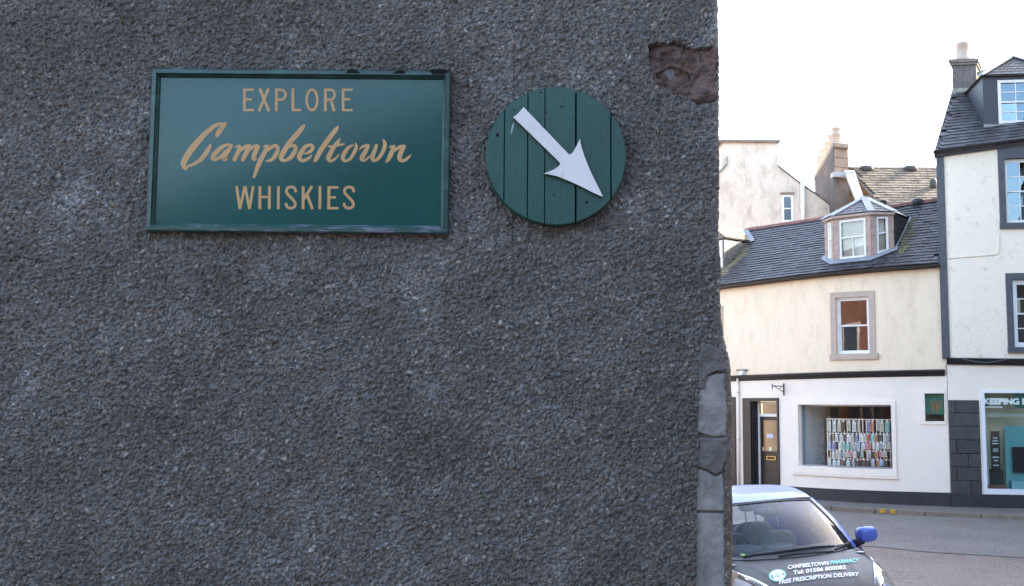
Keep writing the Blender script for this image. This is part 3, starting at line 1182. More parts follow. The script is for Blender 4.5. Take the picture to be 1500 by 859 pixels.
# hipped lead and slate roof of the bay
nd = lambda px, py, n: (lambda q: S(q[0], q[1], n))(FA(px, py, n))
AP = nd(1265.8, 291, -1.75)
BK = RA(fl[0] * .45 + frr[0] * .55, 1.0) + np.array((0, 0, .12))
ov = lambda T, k=.09: T + np.array((*((T[:2] - AP[:2]) / np.linalg.norm(T[:2] - AP[:2]) * k), 0))
E = [ov(T_l), ov(T_fl), ov(T_fr), ov(T_r)]
b = MB()
for a, c in zip(E[:-1], E[1:]):
    b.add([a, c, AP], [(0, 1, 2)])
b.add([E[3], J_r + (0, 0, .03), BK, AP], [(0, 1, 2, 3)])
b.add([E[0], J_l + (0, 0, .03), BK, AP], [(0, 1, 2, 3)])
dr = A(b, 'bay_roof', SLATE, bay)
for fi, (a0_, a1_) in enumerate(zip(E[:-1], E[1:])):
    wF = np.linalg.norm(a1_ - a0_)
    nrw, ncl = 6, max(2, int(wF / .2))
    for j in range(nrw):
        for i in range(ncl):
            s0, s1 = (i + .04 - .25 * (j % 2)) / ncl, (i + .96 - .25 * (j % 2)) / ncl
            s0 = max(0, s0)
            t0, t1 = j / nrw, min(.97, (j + 1.15) / nrw)
            pa = lambda s_, t: (a0_ * (1 - s_) + a1_ * s_) * (1 - t) + AP * t
            b = MB()
            b.prism([pa(s0, t0) + (0, 0, .022), pa(s1, t0) + (0, 0, .022), pa(s1, t1) + (0, 0, .008), pa(s0, t1) + (0, 0, .008)], (0, 0, .01))
            A(b, 'bay_slate', SLATE, bay)
b = MB()
b.add([p - np.array((0, 0, .005)) for p in E] + [p - np.array((0, 0, .07)) for p in E], [(0, 1, 5, 4), (1, 2, 6, 5), (2, 3, 7, 6)])
A(b, 'eaves_board', TIMBER_PINK, bay)
for a in E:
    b = MB()
    d = AP - a
    side = np.cross(d, (0, 0, 1))
    side = side / np.linalg.norm(side) * .12
    b.prism([a - side * .8 + (0, 0, .01), a + side * .8 + (0, 0, .01), AP + side * .8 + (0, 0, .03), AP - side * .8 + (0, 0, .03)], (0, 0, .03))
    A(b, 'lead_hip', LEAD, bay)
b = MB()
d = BK - AP
side = np.cross(d, (0, 0, 1))
side = side / np.linalg.norm(side) * .12
b.prism([AP - side, AP + side, BK + side, BK - side], (0, 0, .05))
A(b, 'lead_ridge', LEAD, bay)
# lead apron under the bay and soakers
ap_pts = [ll + (-.1, -.01), fl + (-.03, -.05), frr + (.02, -.05), rr + (.1, -.02)]
for p, q in zip(ap_pts[:-1], ap_pts[1:]):
    b = MB()
    f = lambda s_, t_: RA(p[0] + (q[0] - p[0]) * s_, p[1] + (q[1] - p[1]) * s_ + t_) + np.array((0, -.02, .055))
    b.grid(f, np.linspace(0, 1, 4), [-.02, .045])
    A(b, 'lead_apron', LEAD, bay)
b = MB()
f = lambda s_, t_: RA(rr[0] + (jr[0] - rr[0]) * s_ + .02 + t_, rr[1] + (jr[1] - rr[1]) * s_) + np.array((0, -.02, .06))
b.grid(f, np.linspace(0, 1, 5), [0, .05])
A(b, 'lead_soaker', LEAD, bay)

# left dormer, seen past the harled wall -------------------------------
a_ = inv(RA, 1059.5, 394, (FU(1059, 420), .3))
b_ = inv(RA, 1097, 356.5, (FU(1097, 420), .7))
Aq, Bq = RA(*a_), RA(*b_)
Cq = up(Aq, 0, 350)
Eq = RA(FU(1086, 420) + .1, .97) + np.array((0, 0, .08))
Eq = nd(1087, 337, ridge_n + .4)
lft = plan(a_[0] - 1.5) - plan(a_[0])
lft3 = np.array((lft[0], lft[1], 0))
Dq = Cq + lft3 * .5 + np.array((0, 0, .55))
mb = MB()
mb.prism([Aq - (0, 0, .05), Bq - (0, 0, .05), Cq], lft3 / np.linalg.norm(lft3) * .05)
d2 = A(mb, 'side_dormer', mat('dark_slate_cheek', (.055, .062, .068), .6, .25, 14, .4, 60))
k = 0
for j in range(6):
    for i in range(5):
        h0 = j / 6
        p0, p1 = Aq + (Cq - Aq) * h0, Bq + (Cq - Bq) * h0
        q0, q1 = Aq + (Cq - Aq) * (h0 + .155), Bq + (Cq - Bq) * (h0 + .155)
        off = .5 * (j % 2) / 5
        s0, s1 = max(0, (i - off * 5 * .5) / 5), min(1, (i + .96 - off * 5 * .5) / 5)
        out = np.array((.02, -.03, 0))
        b = MB()
        c = [p0 + (p1 - p0) * s0, p0 + (p1 - p0) * s1, q0 + (q1 - q0) * s1, q0 + (q1 - q0) * s0]
        b.prism([c[0] + out * 1.5, c[1] + out * 1.5, c[2] + out, c[3] + out], -out)
        A(b, 'cheek_slate', mat('dark_slate_cheek', (0, 0, 0)), d2)
mb = MB()
Cb, Bb = Cq + np.array((.05, -.08, .02)), Bq + np.array((.05, -.06, .04))
f = lambda s_, t_: (Cb * (1 - s_) + Bb * s_) * (1 - t_) + (Dq * (1 - s_) + Eq * s_) * t_
mb.grid(f, [0, .5, 1], [0, .5, 1])
ds = A(mb, 'dormer_roof', SLATE_D, d2)
for j in range(5):
    for i in range(6):
        b = MB()
        s0, s1 = max(0, (i - .5 * (j % 2)) / 6), min(1, (i + .95 - .5 * (j % 2)) / 6)
        c = [f(s0, j / 5), f(s1, j / 5), f(s1, (j + 1.1) / 5), f(s0, (j + 1.1) / 5)]
        b.prism([c[0] + (0, 0, .03), c[1] + (0, 0, .03), c[2] + (0, 0, .012), c[3] + (0, 0, .012)], (0, 0, .012))
        A(b, 'roof_slate', SLATE_D, d2)
mb = MB()
mb.prism([Dq, Cb, Cb + lft3, ], (0, 0, .04))
mb.prism([Dq, Eq, Eq + lft3 * .2 + (0, 0, -.5), Cb + lft3], (0, 0, .02))
A(mb, 'dormer_far_slope', SLATE_D, d2)
mb = MB()
mb.prism([Aq + (0, 0, .05), Aq + lft3, Cq + lft3 - (0, 0, .05), Cq - (0, 0, .03)], (.02, .1, 0))
A(mb, 'dormer_front', WHITE_WOOD, d2)
mb = MB()
va, vb = inv(RA, 1091, 341, b_), inv(RA, 1101, 357, b_)
f = lambda s_, t_: RA(va[0] + (vb[0] - va[0]) * s_ + t_ * .2, va[1] + (vb[1] - va[1]) * s_ + t_ * .02) + np.array((0, -.03, .07))
mb.grid(f, np.linspace(0, 1, 5), [-.5, .5])
A(mb, 'lead_valley', LEAD, d2)

# ------------------------------------------------------------------ house B: tall white house on the right
houseB = thing('tall_house', 'tall off white house with dark painted margins, slate roof and chimney', 'house', loc=S(FU(1440, 700), .1))
BO = .05
uB0 = FU(1381, 400)
uBl = uA1 + .012
uB1 = uB0 + 8.5
zBe = polyz([(1379, 229), (1440, 221), (1500, 212.5)], BO, 1)
zBc = polyz([(1390, 534.4), (1500, 536)], BO, 1)
zBct = polyz([(1390, 525), (1500, 527)], BO, 1)


def TB(name, mb, m, parent=houseB, **kw):
    return A(mb, name, m, parent, **kw)


wu = FU(1472.5, 280, BO)
W2 = (wu, wu + 1.02, FZ(1490, 327, BO), FZ(1490, 232.5, BO))
wv = FU(1484, 455, BO)
W1 = (wv, wv + 1.02, FZ(1494, 509, BO), FZ(1494, 410, BO))
W2b = (W2[0] + 2.6, W2[1] + 2.6, W2[2], W2[3])
W1b = (W1[0] + 2.6, W1[1] + 2.6, W1[2], W1[3])
W2c = (W2[0] + 5.0, W2[1] + 5.0, W2[2], W2[3])
W1c = (W1[0] + 5.0, W1[1] + 5.0, W1[2], W1[3])
mb = MB()
swall(mb, uB0, uB1, lambda u: zBc(u), lambda u: zBe(u) + .15, [W2, W1, W2b, W1b, W2c, W1c], BO, .16)
TB('upper_wall', mb, WHITE_B)
for Wn, m_ in ((W2, WHITE_WOOD), (W2b, WHITE_WOOD), (W2c, WHITE_WOOD)):
    surround_n = .03 + BO
    u0, u1, z0, z1 = Wn
    mb = MB()
    sbox(mb, u0 - .15, u0, z0, z1, -.02, surround_n + .02)
    sbox(mb, u1, u1 + .15, z0, z1, -.02, surround_n + .02)
    sbox(mb, u0 - .15, u1 + .15, z1, zBe(u0) + .02, -.02, surround_n + .02)
    TB('stone_margin', mb, GREYSTONE)
    mb = MB()
    sbox(mb, u0 - .16, u1 + .16, z0 - .14, z0, -.02, .13)
    TB('sill', mb, GREYSTONE)
    sash(houseB, Wn, BO - .06, m_, GLASS_SKY, 3, (2, 2), .05)
for Wn in (W1, W1b, W1c):
    u0, u1, z0, z1 = Wn
    mb = MB()
    sbox(mb, u0 - .15, u0, z0, z1, -.02, .10)
    sbox(mb, u1, u1 + .15, z0, z1, -.02, .10)
    sbox(mb, u0 - .15, u1 + .15, z1, z1 + .16, -.02, .10)
    TB('stone_margin', mb, GREYSTONE)
    mb = MB()
    sbox(mb, u0 - .16, u1 + .16, z0 - .14, z0, -.02, .13)
    TB('sill', mb, GREYSTONE)
    sash(houseB, Wn, BO - .05, UPVC, GLASS_WIN, 2, (2, 2), .08)
# dark corner margin
mb = MB()
sbox(mb, uB0 - .075, uB0 + .105, FZ(1385, 526), lambda u: zBe(u) + .1, -.2, BO + .03, 1)
TB('corner_margin', mb, GREYSTONE)
# eaves
mb = MB()
sprofile(mb, uB0 - .12, uB1, zBe, [(.0, -.02), (.12, -.02), (.16, .03), (.2, .1), (.02, .12)], 20)
TB('eaves_cornice', mb, GREYSTONE)
mb = MB()
sprofile(mb, uB0 - .14, uB1, zBe, [(.25 + .06 * math.cos(a), .12 + .06 * math.sin(a)) for a in np.linspace(math.pi, 2 * math.pi, 7)] + [(.30, .13), (.2, .13)], 20)
TB('gutter', mb, BLACKP)
# shop cornice + cable
mb = MB()
sprofile(mb, uB0 + .02, uB1, zBc, [(.02, 0), (.10, 0), (.11, .05), (.17, .07), (.2, .13), (.21, .155), (.02, .18)], 20)
TB('shop_cornice', mb, BLACKP)
mb = MB()
ua, ub = FU(1410, 527, .2), FU(1475, 527, .2)
mb.tube([S(ua + (ub - ua) * k, zBct(ua) - .02 - .09 * math.sin(k * math.pi), .235) for k in np.linspace(0, 1, 12)], .012, 6)
TB('cable', mb, mat('grey_cable', (.12, .12, .12), .6))
mb = MB()
mb.tube([S(*FA(x, y, BO), BO + .012) for x, y in ((1385, 379.5), (1400, 378), (1430, 376), (1458, 373.5), (1463.5, 370), (1464, 345))], .011, 6)
TB('wall_cable', mb, mat('painted_cable', (.70, .60, .48), .7))
# side wall and back (party wall runs back obliquely)
c0 = S(uB0, 0, BO - .02)
c1 = at(1402, 108, 31.2)
dirB = np.array((c1[0] - c0[0], c1[1] - c0[1], 0))
dirB /= np.linalg.norm(dirB)
ztp = zBe(uB0)
bk = c0 + dirB * 6.5
mb = MB()
mb.quad(c0 + (0, 0, 0), bk, bk + (0, 0, ztp), c0 + (0, 0, ztp))
far = S(uB1, 0, BO)
nB = np.array((*(-NORM[np.searchsorted(ARC, uB1 - 4)]), 0))
farb = far + nB * 6.3
mb.quad(far, farb, farb + (0, 0, ztp), far + (0, 0, ztp))
mb.quad(bk, farb, farb + (0, 0, ztp), bk + (0, 0, ztp))
mb.quad(c0 + (0, 0, ztp - .05), bk + (0, 0, ztp - .05), farb + (0, 0, ztp - .05), far + (0, 0, ztp - .05))
TB('party_wall', mb, HARL_CHIM)
# roof B
eL, eR = S(uB0 - .1, zBe(uB0) + .14, .26), S(uB1, zBe(uB1) + .14, .26)
depthB = 30.9
rL, rR = at(1403, 104, depthB), None
zr = rL[2]
rR = S(uB1, zr, -3.2)


def RB(s_, t):
    a = eL + (eR - eL) * s_
    b = rL + (rR - rL) * s_
    return a + (b - a) * t


LB = np.linalg.norm(eR - eL)
mb = MB()
mb.grid(lambda s_, t: RB(s_, t) - np.array((0, 0, .03)), np.linspace(0, 1, 8), [0, .5, 1])
roofB = TB('roof', mb, SLATE_B)
mb = MB()
bkL, bkR = bk + (0, 0, ztp), farb + (0, 0, ztp)
mb.add([rL, rR, bkR, bkL], [(0, 1, 2, 3)])
mb.add([eL, rL, bkL], [(0, 1, 2)])
mb.add([eR, rR, bkR], [(0, 1, 2)])
TB('rear_slope', mb, SLATE_B)
# dormer B footprint
dq = inv(RB, 1450, 184, (.1, .35))


def keepB(s_, t):
    return not (dq[0] - .002 < s_ < dq[0] + 1.75 / LB and t > dq[1] and t < .97)


print('slates B', slates(roofB, RB, 0, 1, 27, .21 / LB, {'plain': SLATE_B}, 260, keepB, 9, lambda p, u, t: p[0] < 1500, None))
# dormer B: dark board cheek front with white sash, hipped roof
ub0 = FU(1443, 150, -.9)
fb0 = RB(dq[0], dq[1])
tq = up(fb0, 0, 113)
alongB = (eR - eL) / LB
H = tq[2] - fb0[2]
Wd = 1.72
inw = np.array((-alongB[1], alongB[0], 0))
inw /= np.linalg.norm(inw)
al = np.array((alongB[0], alongB[1], 0))
al /= np.linalg.norm(al)
fb0 = fb0 + al * -.02


def DB(mb, a0, a1, h0, h1, n0, n1):
    f = lambda a, h, n: fb0 + al * a + np.array((0, 0, h)) - inw * n
    return mb.hexa([f(a0, h0, n0), f(a1, h0, n0), f(a1, h0, n1), f(a0, h0, n1), f(a0, h1, n0), f(a1, h1, n0), f(a1, h1, n1), f(a0, h1, n1)])


DARKBOARD = mat('dark_grey_boarding', (.045, .048, .06), .5, .15, 6)
mb = MB()
DB(mb, -.12, .24, 0, H, -2.2, 0)
DB(mb, Wd - .24, Wd + .12, 0, H, -2.2, 0)
DB(mb, .24, Wd - .24, H - .1, H, -2.2, 0)
DB(mb, .24, Wd - .24, -.1, .02, -1.2, 0)
db_o = TB('dormer', mb, DARKBOARD)
mb = MB()
wa, wb2, wh0, wh1 = .24, Wd - .24, .02, H - .1
for a, b, c, d in ((wa, wa + .075, wh0, wh1), (wb2 - .075, wb2, wh0, wh1), (wa + .075, wb2 - .075, wh0, wh0 + .09), (wa + .075, wb2 - .075, wh1 - .07, wh1), (wa + .075, wb2 - .075, (wh0 + wh1) / 2 - .02, (wh0 + wh1) / 2 + .02)):
    DB(mb, a, b, c, d, -.08, .02)
TB('sash', mb, WHITE_WOOD, db_o)
mb = MB()
ga_, gb2, gc, gd = wa + .075, wb2 - .075, wh0 + .09, wh1 - .07
gm = (wh0 + wh1) / 2
for k in (1, 2):
    x = ga_ + (gb2 - ga_) * k / 3
    DB(mb, x - .012, x + .012, gc, gm - .02, -.05, -.012)
    DB(mb, x - .012, x + .012, gm + .02, gd, -.05, -.012)
for (lo, hi) in ((gc, gm - .02), (gm + .02, gd)):
    for i in range(3):
        x0_, x1_ = ga_ + (gb2 - ga_) * i / 3 + .012, ga_ + (gb2 - ga_) * (i + 1) / 3 - .012
        DB(mb, x0_, x1_, (lo + hi) / 2 - .011, (lo + hi) / 2 + .011, -.05, -.012)
TB('glazing_bar', mb, WHITE_WOOD, db_o)
for (lo, hi) in ((gc, gm - .02), (gm + .02, gd)):
    for i in range(3):
        for (l2, h2) in ((lo, (lo + hi) / 2), ((lo + hi) / 2, hi)):
            g = MB()
            x0_, x1_ = ga_ + (gb2 - ga_) * i / 3, ga_ + (gb2 - ga_) * (i + 1) / 3
            q = lambda a, h: fb0 + al * a + np.array((0, 0, h)) + inw * .035
            g.quad(q(x0_, l2), q(x1_, l2), q(x1_, h2), q(x0_, h2))
            TB('pane', g, GLASS_SKY, db_o)
mb = MB()
DB(mb, wa, wb2, wh0, wh1, -1.0, -.95)
TB('room', mb, DARK_ROOM, db_o)
q = lambda a, h, n: fb0 + al * a + np.array((0, 0, h)) - inw * n
ap1, ap2 = q(Wd / 2, H + .72, -.75), q(Wd / 2, H + .72, -2.3)
e1, e2, e3, e4 = q(-.2, H, .1), q(Wd + .2, H, .1), q(Wd + .2, H, -2.3), q(-.2, H, -2.3)
mb = MB()
mb.add([e1, e2, e3, e4, ap1, ap2], [(0, 1, 4), (1, 2, 5, 4), (2, 3, 5), (3, 0, 4, 5), (0, 3, 2, 1)])
TB('dormer_roof', mb, SLATE_B, db_o)
for (a0_, b0_) in ((e1, ap1), (e2, ap1), (ap1, ap2)):
    mb = MB()
    d = b0_ - a0_
    side = np.cross(d, (0, 0, 1))
    side = side / np.linalg.norm(side) * .09
    mb.prism([a0_ - side + (0, 0, .01), a0_ + side + (0, 0, .01), b0_ + side + (0, 0, .02), b0_ - side + (0, 0, .02)], (0, 0, .035))
    TB('lead_hip', mb, LEAD, db_o)
nrow = 7
for j in range(nrow):
    for i in range(8):
        t0, t1 = j / nrow, (j + 1.15) / nrow
        s0, s1 = (i + .5 * (j % 2)) / 8.5, (i + .94 + .5 * (j % 2)) / 8.5
        pa = lambda s_, t: (e1 * (1 - s_) + e2 * s_) * (1 - t) + ap1 * t
        b = MB()
        t1 = min(t1, .97)
        b.prism([pa(s0, t0) + (0, 0, .03), pa(s1, t0) + (0, 0, .03), pa(s1, t1) + (0, 0, .015), pa(s0, t1) + (0, 0, .015)], (0, 0, .012))
        TB('dormer_slate', b, SLATE_B, db_o)
mb = MB()
DB(mb, -.15, Wd + .15, -.07, .0, -.05, .12)
TB('lead_apron', mb, LEAD, db_o)
# chimney B
cb = at(1395.5, 135, 29.9)
cbr = at(1429.5, 131, 29.9)
ctop = at(1412, 91, 29.9)[2]
wC = np.linalg.norm(cbr[:2] - cb[:2])
cz = cb[2]
al2 = np.array((1, 0, 0))
x0 = cb[0]
mb = MB()
def cbx(m_, g, z0_, z1_):
    ca, cd_ = np.array((al[0], al[1], 0)), np.array((dirB[0], dirB[1], 0))
    p_ = np.array((cb[0], cb[1], 0))
    q_ = [p_ - ca * g - cd_ * g, p_ + ca * (wC + g) - cd_ * g, p_ + ca * (wC + g) + cd_ * (.62 + g), p_ - ca * g + cd_ * (.62 + g)]
    return m_.prism([v + (0, 0, z0_) for v in q_], (0, 0, z1_ - z0_))


cbx(mb, 0, cz - 1.2, ctop - .1)
ch = TB('chimney', mb, HARL_CHIM, bevel=.02)
mb = MB()
cbx(mb, .04, ctop - .1, ctop - .03)
cbx(mb, .075, ctop - .03, ctop + .06)
TB('chimney_cope', mb, STONE_CHIM, ch)
mb = MB()
cbx(mb, .015, cz - .12, cz + .1)
TB('chimney_flashing', mb, mat('pale_mossy_mortar', (.30, .29, .23), .8, .3, 10, .3, 40), ch)
ptz = at(1412, 63, 30.2)[2]
pc = at(1410.5, 75, 30.2)
mb = MB()
hp = ptz - ctop - .06
mb.lathe((pc[0], 30.2, ctop + .06), [(.21, 0), (.21, .12), (.185, .15), (.165, hp - .12), (.18, hp - .1), (.18, hp - .02), (.15, hp), (.12, hp), (.12, .1)], 18)
TB('chimney_pot', mb, POT, ch, smooth=True)
mb = MB()
pc2 = at(1424, 75, 30.3)
mb.lathe((pc2[0], 30.42, ctop + .06), [(.13, 0), (.12, .1), (.105, hp * .72), (.12, hp * .74), (.12, hp * .8), (.08, hp * .8), (.08, .1)], 14)
mb.tube([(pc2[0] + .13, 30.3, ctop - .2), (pc2[0] + .14, 30.3, ctop + hp * .95)], .012, 6)
TB('metal_flue', mb, UPVC, ch, smooth=True)
mb = MB()
for k in range(14):
    mb.blob((x0 + wC + .1 + random.uniform(-.08, .1), 30.1 + random.uniform(-.1, .2), ctop - .35 + random.uniform(-.25, .2)), (.05, .05, .04), .9, 7, 5)
TB('moss_tuft', mb, mat('moss', (.12, .15, .04), .9, .3, 20), ch, smooth=True)
# aerial
ae = thing('aerial', 'thin grey television aerial sticking out beside the tall house chimney', 'aerial', loc=(x0, 30.1, cz + .35))
mb = MB()
az = at(1388, 123, 30.1)
mb.tube([(x0 + .01, 30.1, az[2] + .12), (x0 - .12, 30.1, az[2] + .16), (az[0], 30.1, az[2] + .02), (az[0] - .02, 30.1, az[2] - .08)], .013, 6)
mb.build('arm', mat('galvanised', (.3, .3, .32), .5, .1, 5, metal=.6), ae).matrix_parent_inverse = Matrix.Translation(-ae.location)
mb = MB()
mb.tube([(az[0] - .22, 30.1, az[2] - .05), (az[0] + .1, 30.1, az[2] + .05)], .009, 6)
for k in np.linspace(-.2, .08, 6):
    mb.tube([(az[0] + k, 30.0, az[2] + k * .3), (az[0] + k, 30.2, az[2] + k * .3)], .006, 5)
mb.build('elements', MATS['galvanised'], ae).matrix_parent_inverse = Matrix.Translation(-ae.location)

# ground floor of B
pu0, pu1 = uBl, FU(1437.5, 655, BO)
sw0, sw1 = FU(1438.5, 650, BO), FU(1438.5, 650, BO) + 2.6
sz0, sz1 = FZ(1470, 724.5, BO), FZ(1470, 572.5, BO)
ppt = FZ(1410, 586, BO)
mb = MB()
swall(mb, uBl + .012, uB1, lambda u: .1, lambda u: zBc(u) + .02, [(sw0, sw1, sz0, sz1)], BO, .12)
TB('shop_wall', mb, WHITE_SHOP)
pier = TB('pier', sbox(MB(), pu0 + .015, pu1 - .02, .4, ppt - .01, .0, BO + .012), mat('black_stone_paint', (.035, .033, .034), .5, .25, 9, .7, 30))
rowz = np.linspace(ppt, sz0 - .02, 8)
BSTONE = mat('black_painted_block', (.052, .048, .046), .42, .3, 8, .8, 24, objrand=.2, bdist=.012)
for j in range(7):
    cuts = [pu0 + .01, pu0 + .17, pu1 - .015] if j in (0, 3, 5) else [pu0 + .01, pu1 - .015] if j in (1, 2) else [pu0 + .01, (pu0 + pu1) / 2 + random.uniform(-.15, .15), pu1 - .015]
    for a, b in zip(cuts[:-1], cuts[1:]):
        mb = MB()
        sbox(mb, a + .006, b - .006, rowz[j + 1] + .006, rowz[j] - .006, BO, BO + .028 + random.uniform(0, .02), 1)
        TB('block', mb, BSTONE, pier, bevel=.015)
mb = MB()
sbox(mb, uBl + .01, uB1, .09, lambda u: float(np.interp(u, [uBl, sw0, sw1], [FZ(1396, 723), sz0 - .01, sz0 - .01])), .0, BO + .05)
TB('plinth', mb, PLINTH)
mb = MB()
fw = .085
for a, b, c, d in ((sw0, sw0 + fw, sz0, sz1), (sw1 - fw, sw1, sz0, sz1), (sw0 + fw, sw1 - fw, sz0, sz0 + .13), (sw0 + fw, sw1 - fw, sz1 - .06, sz1)):
    sbox(mb, a, b, c, d, BO - .08, BO + .045)
TB('shop_window_frame', mb, UPVC)
mb = MB()
gn = BO - .03
mb.quad(S(sw0 + fw, sz0 + .13, gn), S(sw1 - fw, sz0 + .13, gn), S(sw1 - fw, sz1 - .06, gn), S(sw0 + fw, sz1 - .06, gn))
gpane = TB('shop_window_pane', mb, GLASS_SHOP)
# window lettering on the glass
GREEN = mat('dark_green_film', (.01, .09, .06), .5, .1, 6)
LET = mat('pale_vinyl_lettering', (.75, .85, .82), .5, .03, 5)
tz0, tz1 = FZ(1470, 593, BO), FZ(1470, 583.5, BO)
tu0 = FU(1441.5, 588, BO)
tu1 = FU(1500, 588, BO)
V, Fc = text_mesh('KEEPING IT', 1, .045)
V -= V.min(0)
hV = V[:, 1].max()
V /= hV
Vk, _ = text_mesh('KEEPING I', 1, .035)
wk = (Vk[:, 0].max() - Vk[:, 0].min()) / hV
sx = (tu1 - tu0) / wk
b = MB()
b.add([S(tu0 + v[0] * sx, tz0 + v[1] * (tz1 - tz0), gn + .004) for v in V], Fc)
TB('lettering', b, LET, gpane)
b = MB()
lz = tz0 - .05
sbox(b, tu0, tu0 + .42, lz - .02, lz, gn + .003, gn + .006, 1)
TB('underline', b, LET, gpane)
for (a, t, c, d) in ((1440.5, 575, 1449, 598), (1486, 574, 1502, 598)):
    b = MB()
    sbox(b, FU(a, 585, gn), FU(c, 585, gn), FZ(1470, d, gn), FZ(1470, t, gn), gn - .02, gn - .016, 1)
    TB('green_film', b, GREEN, gpane)
# shop interior B: shallow and cream, standing in for a bright window reflection
mb = MB()
c = [S(sw0, sz0, BO - .1), S(sw1, sz0, BO - .1), S(sw1, sz1, BO - .1), S(sw0, sz1, BO - .1)]
e = [S(sw0 - .1, sz0, -.85), S(sw1 + .1, sz0, -.85), S(sw1 + .1, sz1, -.85), S(sw0 - .1, sz1, -.85)]
mb.add(c + e, [(4, 5, 6, 7)] + [(i, (i + 1) % 4, 4 + (i + 1) % 4, 4 + i) for i in range(4)])
TB('shop_interior', mb, mat('cream_reflection_paint', (.80, .74, .56), .8, .06, 2))
TEAL = mat('teal_panel', (.16, .46, .48), .5, .08, 3)
pn = -.35
b = MB()
sbox(b, FU(1472, 650, pn), FU(1472, 650, pn) + 1.6, sz0, FZ(1480, 624, pn), pn - .06, pn)
tag(b.build('teal_display_panel', TEAL), 'teal display panel standing inside the shop with lettered window', 'display panel')
b = MB()
sbox(b, FU(1476, 650, pn) + .0, FU(1476, 650, pn) + 1.4, sz0, FZ(1480, 705, pn + .3), pn + .08, pn + .26)
tag(b.build('pale_blue_counter', mat('pale_blue_counter', (.30, .58, .62), .5, .05, 3)), 'low pale blue ledge in front of the teal display panel', 'ledge')
lb = MB()
ln = -.2
la, lb2, lc, ld = FU(1451.5, 650, ln), FU(1464.5, 650, ln), FZ(1458, 688, ln), FZ(1458, 632, ln)
sbox(lb, la, lb2, lc, ld, ln - .04, ln, 1)
menu = tag(lb.build('menu_board', mat('black_board', (.012, .012, .014), .5, .1, 8)), 'tall narrow black menu board with white lines in the shop window', 'menu board')
for k, y in enumerate((642, 646, 650, 658, 661, 670, 675, 682)):
    b = MB()
    z = FZ(1458, y, ln)
    w_ = (lb2 - la) * (.5 + .25 * ((k * 7) % 3) / 2)
    m0 = (la + lb2) / 2
    sbox(b, m0 - w_ / 2, m0 + w_ / 2, z - .016, z + .016, ln + .001, ln + .004, 1)
    b.build('text_line', mat('white_print', (.7, .7, .7), .6, .3, 60), menu)
b = MB()
sbox(b, FU(1449, 700, ln - .3), FU(1470, 700, ln - .3), sz0 + .13, FZ(1458, 688, ln - .3), ln - .5, ln - .3)
tag(b.build('dark_counter', mat('dark_counter', (.03, .035, .04), .5, .1, 8)), 'dark counter behind the menu board in the lettered shop', 'counter')
b = MB()
sbox(b, FU(1447, 715, .0), FU(1476, 715, .0), sz0 + .12, FZ(1458, 711, 0), -.25, -.06)
tag(b.build('wooden_box', mat('wood_box', (.22, .10, .06), .6, .2, 12)), 'low brown wooden box on the floor of the lettered shop window', 'box')
b = MB()
sbox(b, FU(1444, 650, -.15), FU(1447.5, 650, -.15), sz0 + .13, sz1 - .1, -.25, -.15, 1)
sbox(b, FU(1447.5, 650, -.15), FU(1500, 600, -.15), FZ(1470, 611, -.15), FZ(1470, 606, -.15), -.25, -.15)
tag(b.build('inner_arch', mat('white_wood_b', (.5, .48, .42), .6, .1, 4)), 'pale timber frame just inside the lettered shop window', 'frame')
b = MB()
scr = (FU(1483, 660, -.2), FU(1483, 660, -.2) + .9, FZ(1490, 692, -.2), FZ(1490, 655, -.2))
sbox(b, *scr, -.27, -.22, 1)
tag(b.build('black_screen', mat('black_screen', (.012, .014, .018), .15, .1, 6)), 'black screen standing before the teal panel in the lettered shop', 'screen')

# ------------------------------------------------------------------ back buildings
# C: white gable with chimney head
YC = 43.0
gb0 = thing('white_gable_house', 'weathered white gable with broad chimney head behind the slate roof', 'house', loc=tuple(at(1110, 420, YC)))
GAB = mat('weathered_white_render', (.70, .61, .51), .85, .06, 1.2, .3, 30, dirt=(.44, .37, .30), dirt_amt=.08, dirt_scale=2.4, edge=.12, dirt_det=8, stretch=(1, 1, .55))


def C3(px, py, y=YC):
    return at(px, py, y)


def place(mb, name, m, parent, **kw):
    o = mb.build(name, m, None, **kw)
    o.parent = parent
    o.matrix_parent_inverse = Matrix.Translation(-ABS(parent))
    return o


og = [(1058, 209), (1139.5, 209), (1139.5, 244), (1170, 268), (1200, 289), (1228, 311), (1228, 430), (1000, 430), (1000, 300), (1040, 262), (1057, 245)]
body = [C3(*p) for p in og]
mb = MB().prism(body, (0, 3.5, 0))
gw = place(mb, 'gable_wall', GAB, gb0)
mb = MB()
a, b = C3(1050, 209.5), C3(1142, 209)
mb.box(a[0], b[0], YC - .12, YC + 1.1, b[2] - .02, b[2] + .08)
place(mb, 'chimney_cope', STONE_CHIM, gb0)
mb = MB()
sk = [C3(*p) for p in ((1139.5, 244), (1170, 268), (1200, 289), (1228, 311))]
for p, q in zip(sk[:-1], sk[1:]):
    mb.hexa([p + (0, -.06, 0), q + (0, -.06, 0), q + (0, .3, 0), p + (0, .3, 0), p + (0, -.06, .06), q + (0, -.06, .06), q + (0, .3, .06), p + (0, .3, .06)])
place(mb, 'skew', mat('dark_skew', (.12, .11, .1), .8, .3, 9), gb0)
mb = MB()
sk = [C3(*p) for p in ((1000, 300), (1056, 252), (1065, 242), (1065, 232))]
for p, q in zip(sk[:-1], sk[1:]):
    mb.hexa([p + (0, -.08, 0), q + (0, -.08, 0), q + (0, .0, 0), p + (0, .0, 0), p + (0, -.08, .06), q + (0, -.08, .06), q + (0, .0, .06), p + (0, .0, .06)])
place(mb, 'old_roof_line', mat('dark_skew', (0, 0, 0)), gb0)
a, b = C3(1145, 326), C3(1161.5, 286)
mb = MB()
fw = .09
